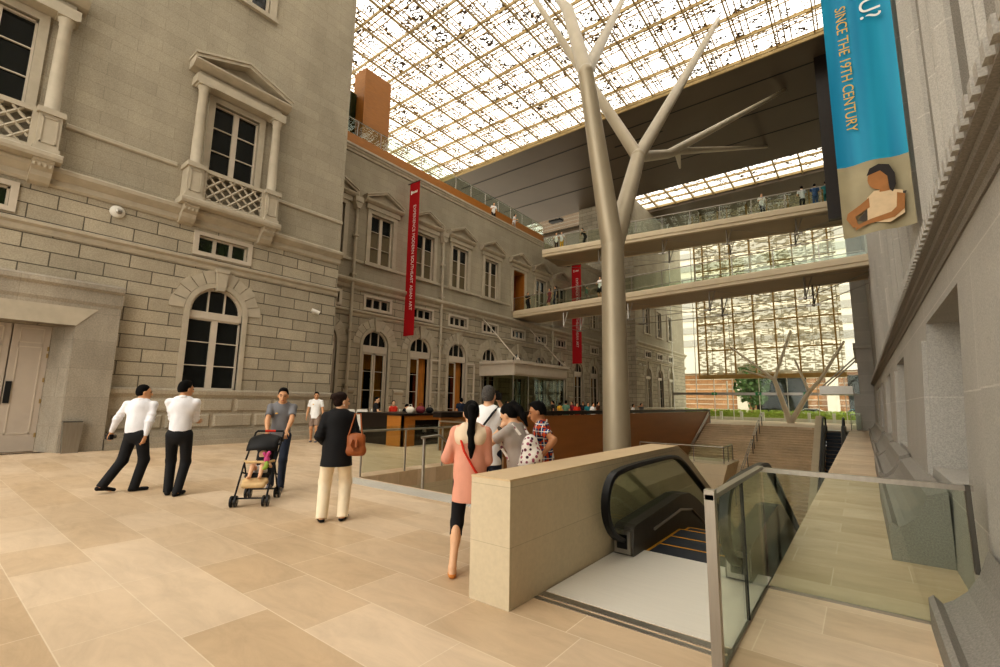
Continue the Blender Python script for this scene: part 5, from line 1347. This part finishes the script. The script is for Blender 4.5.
q.ell(c_(0,-.175,.22),(.125,.085,.17),.03); q.cone(c_(-.08,-.165,.10),c_(.08,-.165,.10),.085,.085,.05); q.ell(c_(0,-.25,.15),(.09,.05,.09),.03)
sobj(q,.008,'pack_body','packcloth',bp)
for sx in (-1,1): B().tube([c_(sx*.085,-.12,.40),c_(sx*.10,-.04,.525),c_(sx*.105,.10,.42),c_(sx*.115,.13,.28),c_(sx*.13,.02,.12),c_(sx*.1,-.13,.06)],.017,8).obj('strap','packcloth',bp,local=True)
# boy in plaid
p=person((-2.98,4.69),ang(198),'boy in a blue and orange plaid shirt resting a hand on the parapet',1.61,.007,hands=((-.36,-.06,1.005),(.16,.2,1.0)),pole=((-.4,-1,.1),(1,-.5,-.2)),head=(.15,.2),lean=.06,tw=.15,hair=('spiky','hairb'),skin='skin3',top=('plaid','short',.1,.02,'collar'),bot=('jeans','trousers'),curl=(.15,.4),palm=((0,0,-1),None))
# people by the desk
p=person((-15.72,12.0),ang(58),'man in a black T-shirt and denim shorts standing at the end of the desk',1.72,.012,hands=((-.16,.28,1.0),(.2,.3,1.08)),head=(-.5,.2),hair=('short','hairb'),skin='skin2',top=('dark','short',.08,.015),bot=('denim','shorts'),shoe='tanshoe')
person((-15.75,12.92),ang(-30),'woman in a red top behind the information desk',1.58,.014,fem=True,hair=('bun','hairb'),skin='skin2',top=('redtop','none',.05,.012),bot=('blacktrs','trousers'),detail=False)
person((-15.75,13.6),ang(20),'dark-haired person bending behind the desk next to the woman in red',1.45,.016,head=(0,.6),hair=('short','hairb'),top=('dark','short',.05,.012),bot=('blacktrs','trousers'),detail=False)
person((-15.6,17.0),ang(150),'man in a navy T-shirt standing beyond the desk, seen from behind',1.75,.014,hair=('short','hairb'),top=('navy','short',.05,.014),bot=('blacktrs','trousers'),detail=False)
# crowd beyond the brown balustrade
crowd=[(497,-18.4,24,'dark','hairb',200,1.68,'in black under the entrance canopy'),(505,-17.9,24.5,'maroon','hairb',30,1.66,'in maroon under the entrance canopy'),(531,-17.6,28,'navy','hairb',140,1.7,'in navy just right of the canopy post'),
 (553,-14.7,27,'dark','hairb',210,1.72,'in black at the start of the crowd beyond the brown wall'),(560,-15.2,29,'yellow_','hairb',150,1.6,'in yellow among the crowd beyond the brown wall'),(566,-13.1,26,'greent','hairg',100,1.74,'in grey-green in the crowd beyond the brown wall'),
 (572,-14.7,30,'maroon','hairb',250,1.7,'in dark red, tallest of the crowd beyond the brown wall'),(577,-12.2,25.5,'redtop','hairb',-30,1.62,'in bright red at the front of the crowd'),(583,-14.3,31,'dark','hairb',-60,1.7,'in black behind the person in teal'),
 (588,-12.6,28,'teal','hairbr',-40,1.64,'in teal in the crowd'),(593,-11.7,26.5,'whitepolo','hairb',-20,1.62,'in white next to the column'),(598,-12.7,30,'brownt','hairb',0,1.7,'in brown almost hidden by the column'),
 (628,-12.0,34,'dark','hairb',180,1.7,'in black just right of the big column'),(633,-11.7,32.5,'whitepolo','hairbr',0,1.58,'in white right of the big column'),(641,-11.6,34,'greypolo','hairb',-20,1.66,'in grey with an arm raised right of the big column')]
CROWD={497:(-18.0,23.2),505:(-17.6,23.4),531:(-17.9,27),553:(-16.42,27),560:(-17.05,29),566:(-14.85,26),572:(-16.63,30),577:(-13.79,25.5),583:(-16.27,31),588:(-14.33,28),593:(-13.22,26.5),598:(-14.58,30),628:(-14.04,34),633:(-12.84,32),641:(-13.02,34)}
for (xx,X,Y,tm,hm,a,H,lab) in crowd:
    X,Y=CROWD[xx]
    person((X,Y),ang(a),'standing visitor '+lab,H,.02,hands=(None,(.35,.3,1.45) if xx==641 else None),hair=('short','hairb') if hm!='hairbr' else ('long','hairbr'),top=(tm,'short',.06,.015),bot=('blacktrs','trousers'),detail=False,group='visitors beyond the brown wall')
# people on the lower bridge (deck level 8.72)
ZB=8.72
br=[(-20.8,30.3,'dark','blacktrs','short',-20,1.72,'man in black by the orange doorway at the start of the lower bridge'),(-18.35,29.75,'maroon','maroon','long',-120,1.62,'woman in a maroon dress on the lower bridge'),(-17.85,29.75,'navy','navy','short',-140,1.72,'man in navy beside the woman in maroon on the lower bridge'),
 (-14.95,29.2,'greent','taupe','short',0,1.15,'child in pale green pointing on the lower bridge'),(-13.75,28.9,'whitepolo','blacktrs','long',-90,1.62,'woman in a white blouse and black skirt on the lower bridge')]
for (X,Y,tm,bm,hh,a,H,lab) in br:
    person((X,Y,ZB),ang(a),lab,H,.018,fem=hh=='long',hands=(None,(.25,.4,.9) if H<1.3 else (.1,.25,1.2)),hair=(hh,'hairb'),skin='skin2',top=(tm,'short',.06,.014),bot=(bm,'skirt' if hh=='long' else 'trousers'),detail=False)
ZU=14.4
br=[(-4.4,34.75,'whitepolo','blacktrs','short',-60,1.7,'man in white leaning on the rail, right of the forked branches on the upper bridge'),(-2.05,35.0,'whiteshirt','blacktrs','short',110,1.7,'person in a white top seen from behind on the upper bridge'),(-1.35,35.1,'blue','blue','short',100,1.7,'person in blue seen from behind on the upper bridge'),(-.75,35.1,'teal','teal','short',100,1.7,'person in teal partly hidden by the banner edge on the upper bridge'),
 (-19.65,32.9,'whitepolo','dark','short',-60,1.65,'person in white and black on the upper bridge near the roof terrace'),(-19.15,32.95,'whiteshirt','yellow_','long',-70,1.62,'woman in yellow trousers on the upper bridge near the roof terrace'),(-17.05,33.2,'dark','dark','short',-120,1.6,'person in black bending over the rail of the upper bridge left of the column')]
for (X,Y,tm,bm,hh,a,H,lab) in br:
    person((X,Y,ZU),ang(a),lab,H,.02,lean=.45 if 'bending' in lab else .05,hands=((-.15,.35,1.15),(.15,.35,1.15)),hair=(hh,'hairb'),skin='skin2',top=(tm,'short',.06,.014),bot=(bm,'trousers'),detail=False)
for (X,Y,tm,a,H,lab) in ((-22.3,27.5,'whitepolo',-30,1.68,'man in a white top standing at the edge of the roof terrace'),(-22.3,30.3,'whiteshirt',20,1.7,'man in a pale shirt looking down from the roof terrace, beyond the other one'),):
    person((X,Y,15.8),ang(a),lab,H,.018,lean=.15,hands=((-.15,.3,1.1),(.15,.3,1.15)),hair=('short','hairb'),skin='skin2',top=(tm,'short',.06,.014),bot=('dark' if a<0 else 'taupe','trousers'),detail=False)
# ---- stroller
stt=thing('baby_stroller','black folding baby stroller with a beige foot pad','stroller',(-7.58,3.62,0),math.atan2(-.76,-.65))
def tb(pts,r,nm,m='black',par=None): return B().tube(pts,r,10).obj(nm,m,par or stt,smooth=True,local=True)
for sx in (-.22,.22):
    tb([(sx,.36,.10),(sx,.05,.55),(sx,-.22,.82),(sx,-.42,1.02)],.014,'side_tube')
    tb([(sx,-.30,.10),(sx,.02,.58)],.013,'rear_leg')
    tb([(sx,.1,.46),(sx,-.2,.38)],.011,'seat_rail')
    for y in (.36,-.30):
        wt_=B()
        for dx in (-.03,.03): wt_.tube([(sx+dx-.012,y,.08),(sx+dx+.012,y,.08)],.08,18)
        w_=wt_.obj('wheel','rubber',stt,local=True)
        B().tube([(sx-.05,y,.08),(sx+.05,y,.08)],.022,10).obj('hub','steel',w_,local=True)
tb([(-.22,-.42,1.02),(-.2,-.46,1.05),(.2,-.46,1.05),(.22,-.42,1.02)],.017,'handle'); tb([(-.08,-.46,1.05),(.08,-.46,1.05)],.02,'grip','redtop')
tb([(-.22,.36,.12),(.22,.36,.12)],.011,'cross_tube'); tb([(-.22,-.28,.14),(.22,-.28,.14)],.011,'cross_tube')
q=SDF(); q.cone((-.13,.1,.40),(.13,.1,.40),.05,.05,.04); q.cone((-.13,-.16,.42),(.13,-.16,.42),.055,.055,.04); q.cone((-.13,-.3,.80),(.13,-.3,.80),.045,.045,.04); q.cone((0,-.05,.40),(0,-.2,.45),.12,.12,.05,sq=(A3(0,0,1),2.4)); q.cone((0,-.2,.5),(0,-.3,.75),.13,.13,.05,sq=(A3(0,1,.3),2.4))
sobj(q,.012,'seat_sling','black',stt)
cn=B(); n=8
for i in range(n+1):
    a=PI*.12+PI*.62*i/n
    for k in range(9):
        t=-1+2*k/8; cn.v.append((t*.225,-.27+.34*math.cos(a)*(1-.18*t*t),.66+.36*math.sin(a)*(1-.16*t*t)))
for i in range(n):
    for k in range(8): cn.f.append((i*9+k,i*9+k+1,(i+1)*9+k+1,(i+1)*9+k))
o=cn.obj('sun_hood','black',stt,smooth=True,local=True); sd=o.modifiers.new('s','SOLIDIFY'); sd.thickness=.015
M_['beige']=plain('beige_pad','cdb083',.8,0,.12,14,.3)
q=SDF(); q.cone((-.14,.17,.33),(.14,.17,.33),.05,.05,.03); q.cone((-.13,.26,.29),(.13,.26,.29),.045,.045,.03); q.cone((-.13,.10,.38),(.13,.10,.38),.04,.04,.03); sobj(q,.01,'foot_pad','beige',stt)
tb([(-.21,.02,.62),(-.15,.17,.62),(.15,.17,.62),(.21,.02,.62)],.02,'bumper_bar','beige')
M_['toyp']=plain('pink_toy','b8487f',.6,0,.05,4); M_['toyg']=plain('green_toy','8ea548',.6,0,.05,4)
ty=thing('soft_toy','pink and green soft toy clipped to the stroller bar','toy',(-7.58,3.62,0),math.atan2(-.76,-.65))
q=SDF(); q.ell((-.14,.17,.66),(.045,.04,.05),.01); q.cone((-.14,.17,.68),(-.17,.2,.76),.02,.03,.01); q.cone((-.14,.17,.68),(-.10,.19,.75),.02,.025,.01); sobj(q,.008,'toy_body','toyp',ty)
q=SDF(); q.ell((-.15,.2,.58),(.035,.03,.06),.01); q.ell((-.12,.2,.53),(.03,.03,.03),.01); sobj(q,.008,'toy_tail','toyg',ty)
# child lying in the stroller
kid=SDF()
kid.ell((0,-.19,.70),(.075,.08,.085),.02); kid.cone((0,-.18,.62),(0,-.12,.50),.06,.075,.03); kid.cone((0,-.12,.50),(0,-.05,.46),.075,.075,.03)
for sx in (-1,1):
    kid.cone((sx*.05,-.05,.46),(sx*.07,.12,.55),.05,.04,.02); kid.cone((sx*.07,.12,.55),(sx*.075,.24,.40),.036,.026,.015); kid.cone((sx*.075,.24,.40),(sx*.08,.31,.41),.024,.018,.01)
    kid.cone((sx*.07,-.16,.60),(sx*.14,-.08,.52),.028,.024,.015); kid.cone((sx*.14,-.08,.52),(sx*.08,.0,.56),.022,.018,.01); kid.ell((sx*.07,.015,.565),(.022,.022,.018),.01)
ko=sobj(kid,.009,'person','skin2'); ko.location=(-7.58,3.62,0); ko.rotation_euler=(0,0,math.atan2(-.76,-.65)); tag(ko,'small bare-legged child lying back in the baby stroller','child')
q=SDF(); q.cone((0,-.17,.62),(0,-.11,.50),.068,.085,.03); q.cone((-.05,-.165,.6),(.05,-.165,.6),.05,.05,.03); sobj(q,.01,'top','dark',ko)
q=SDF(); q.cone((0,-.11,.49),(0,-.04,.46),.082,.08,.03)
for sx in (-1,1): q.cone((sx*.05,-.05,.46),(sx*.062,.05,.515),.056,.054,.02,flat='b')
sobj(q,.01,'shorts','whitepolo',ko)
q=SDF(); q.ell((0,-.205,.72),(.08,.08,.075),.02); q.cut((0,-.15,.70),(0,1,-.4)); sobj(q,.009,'hair','hairb',ko)
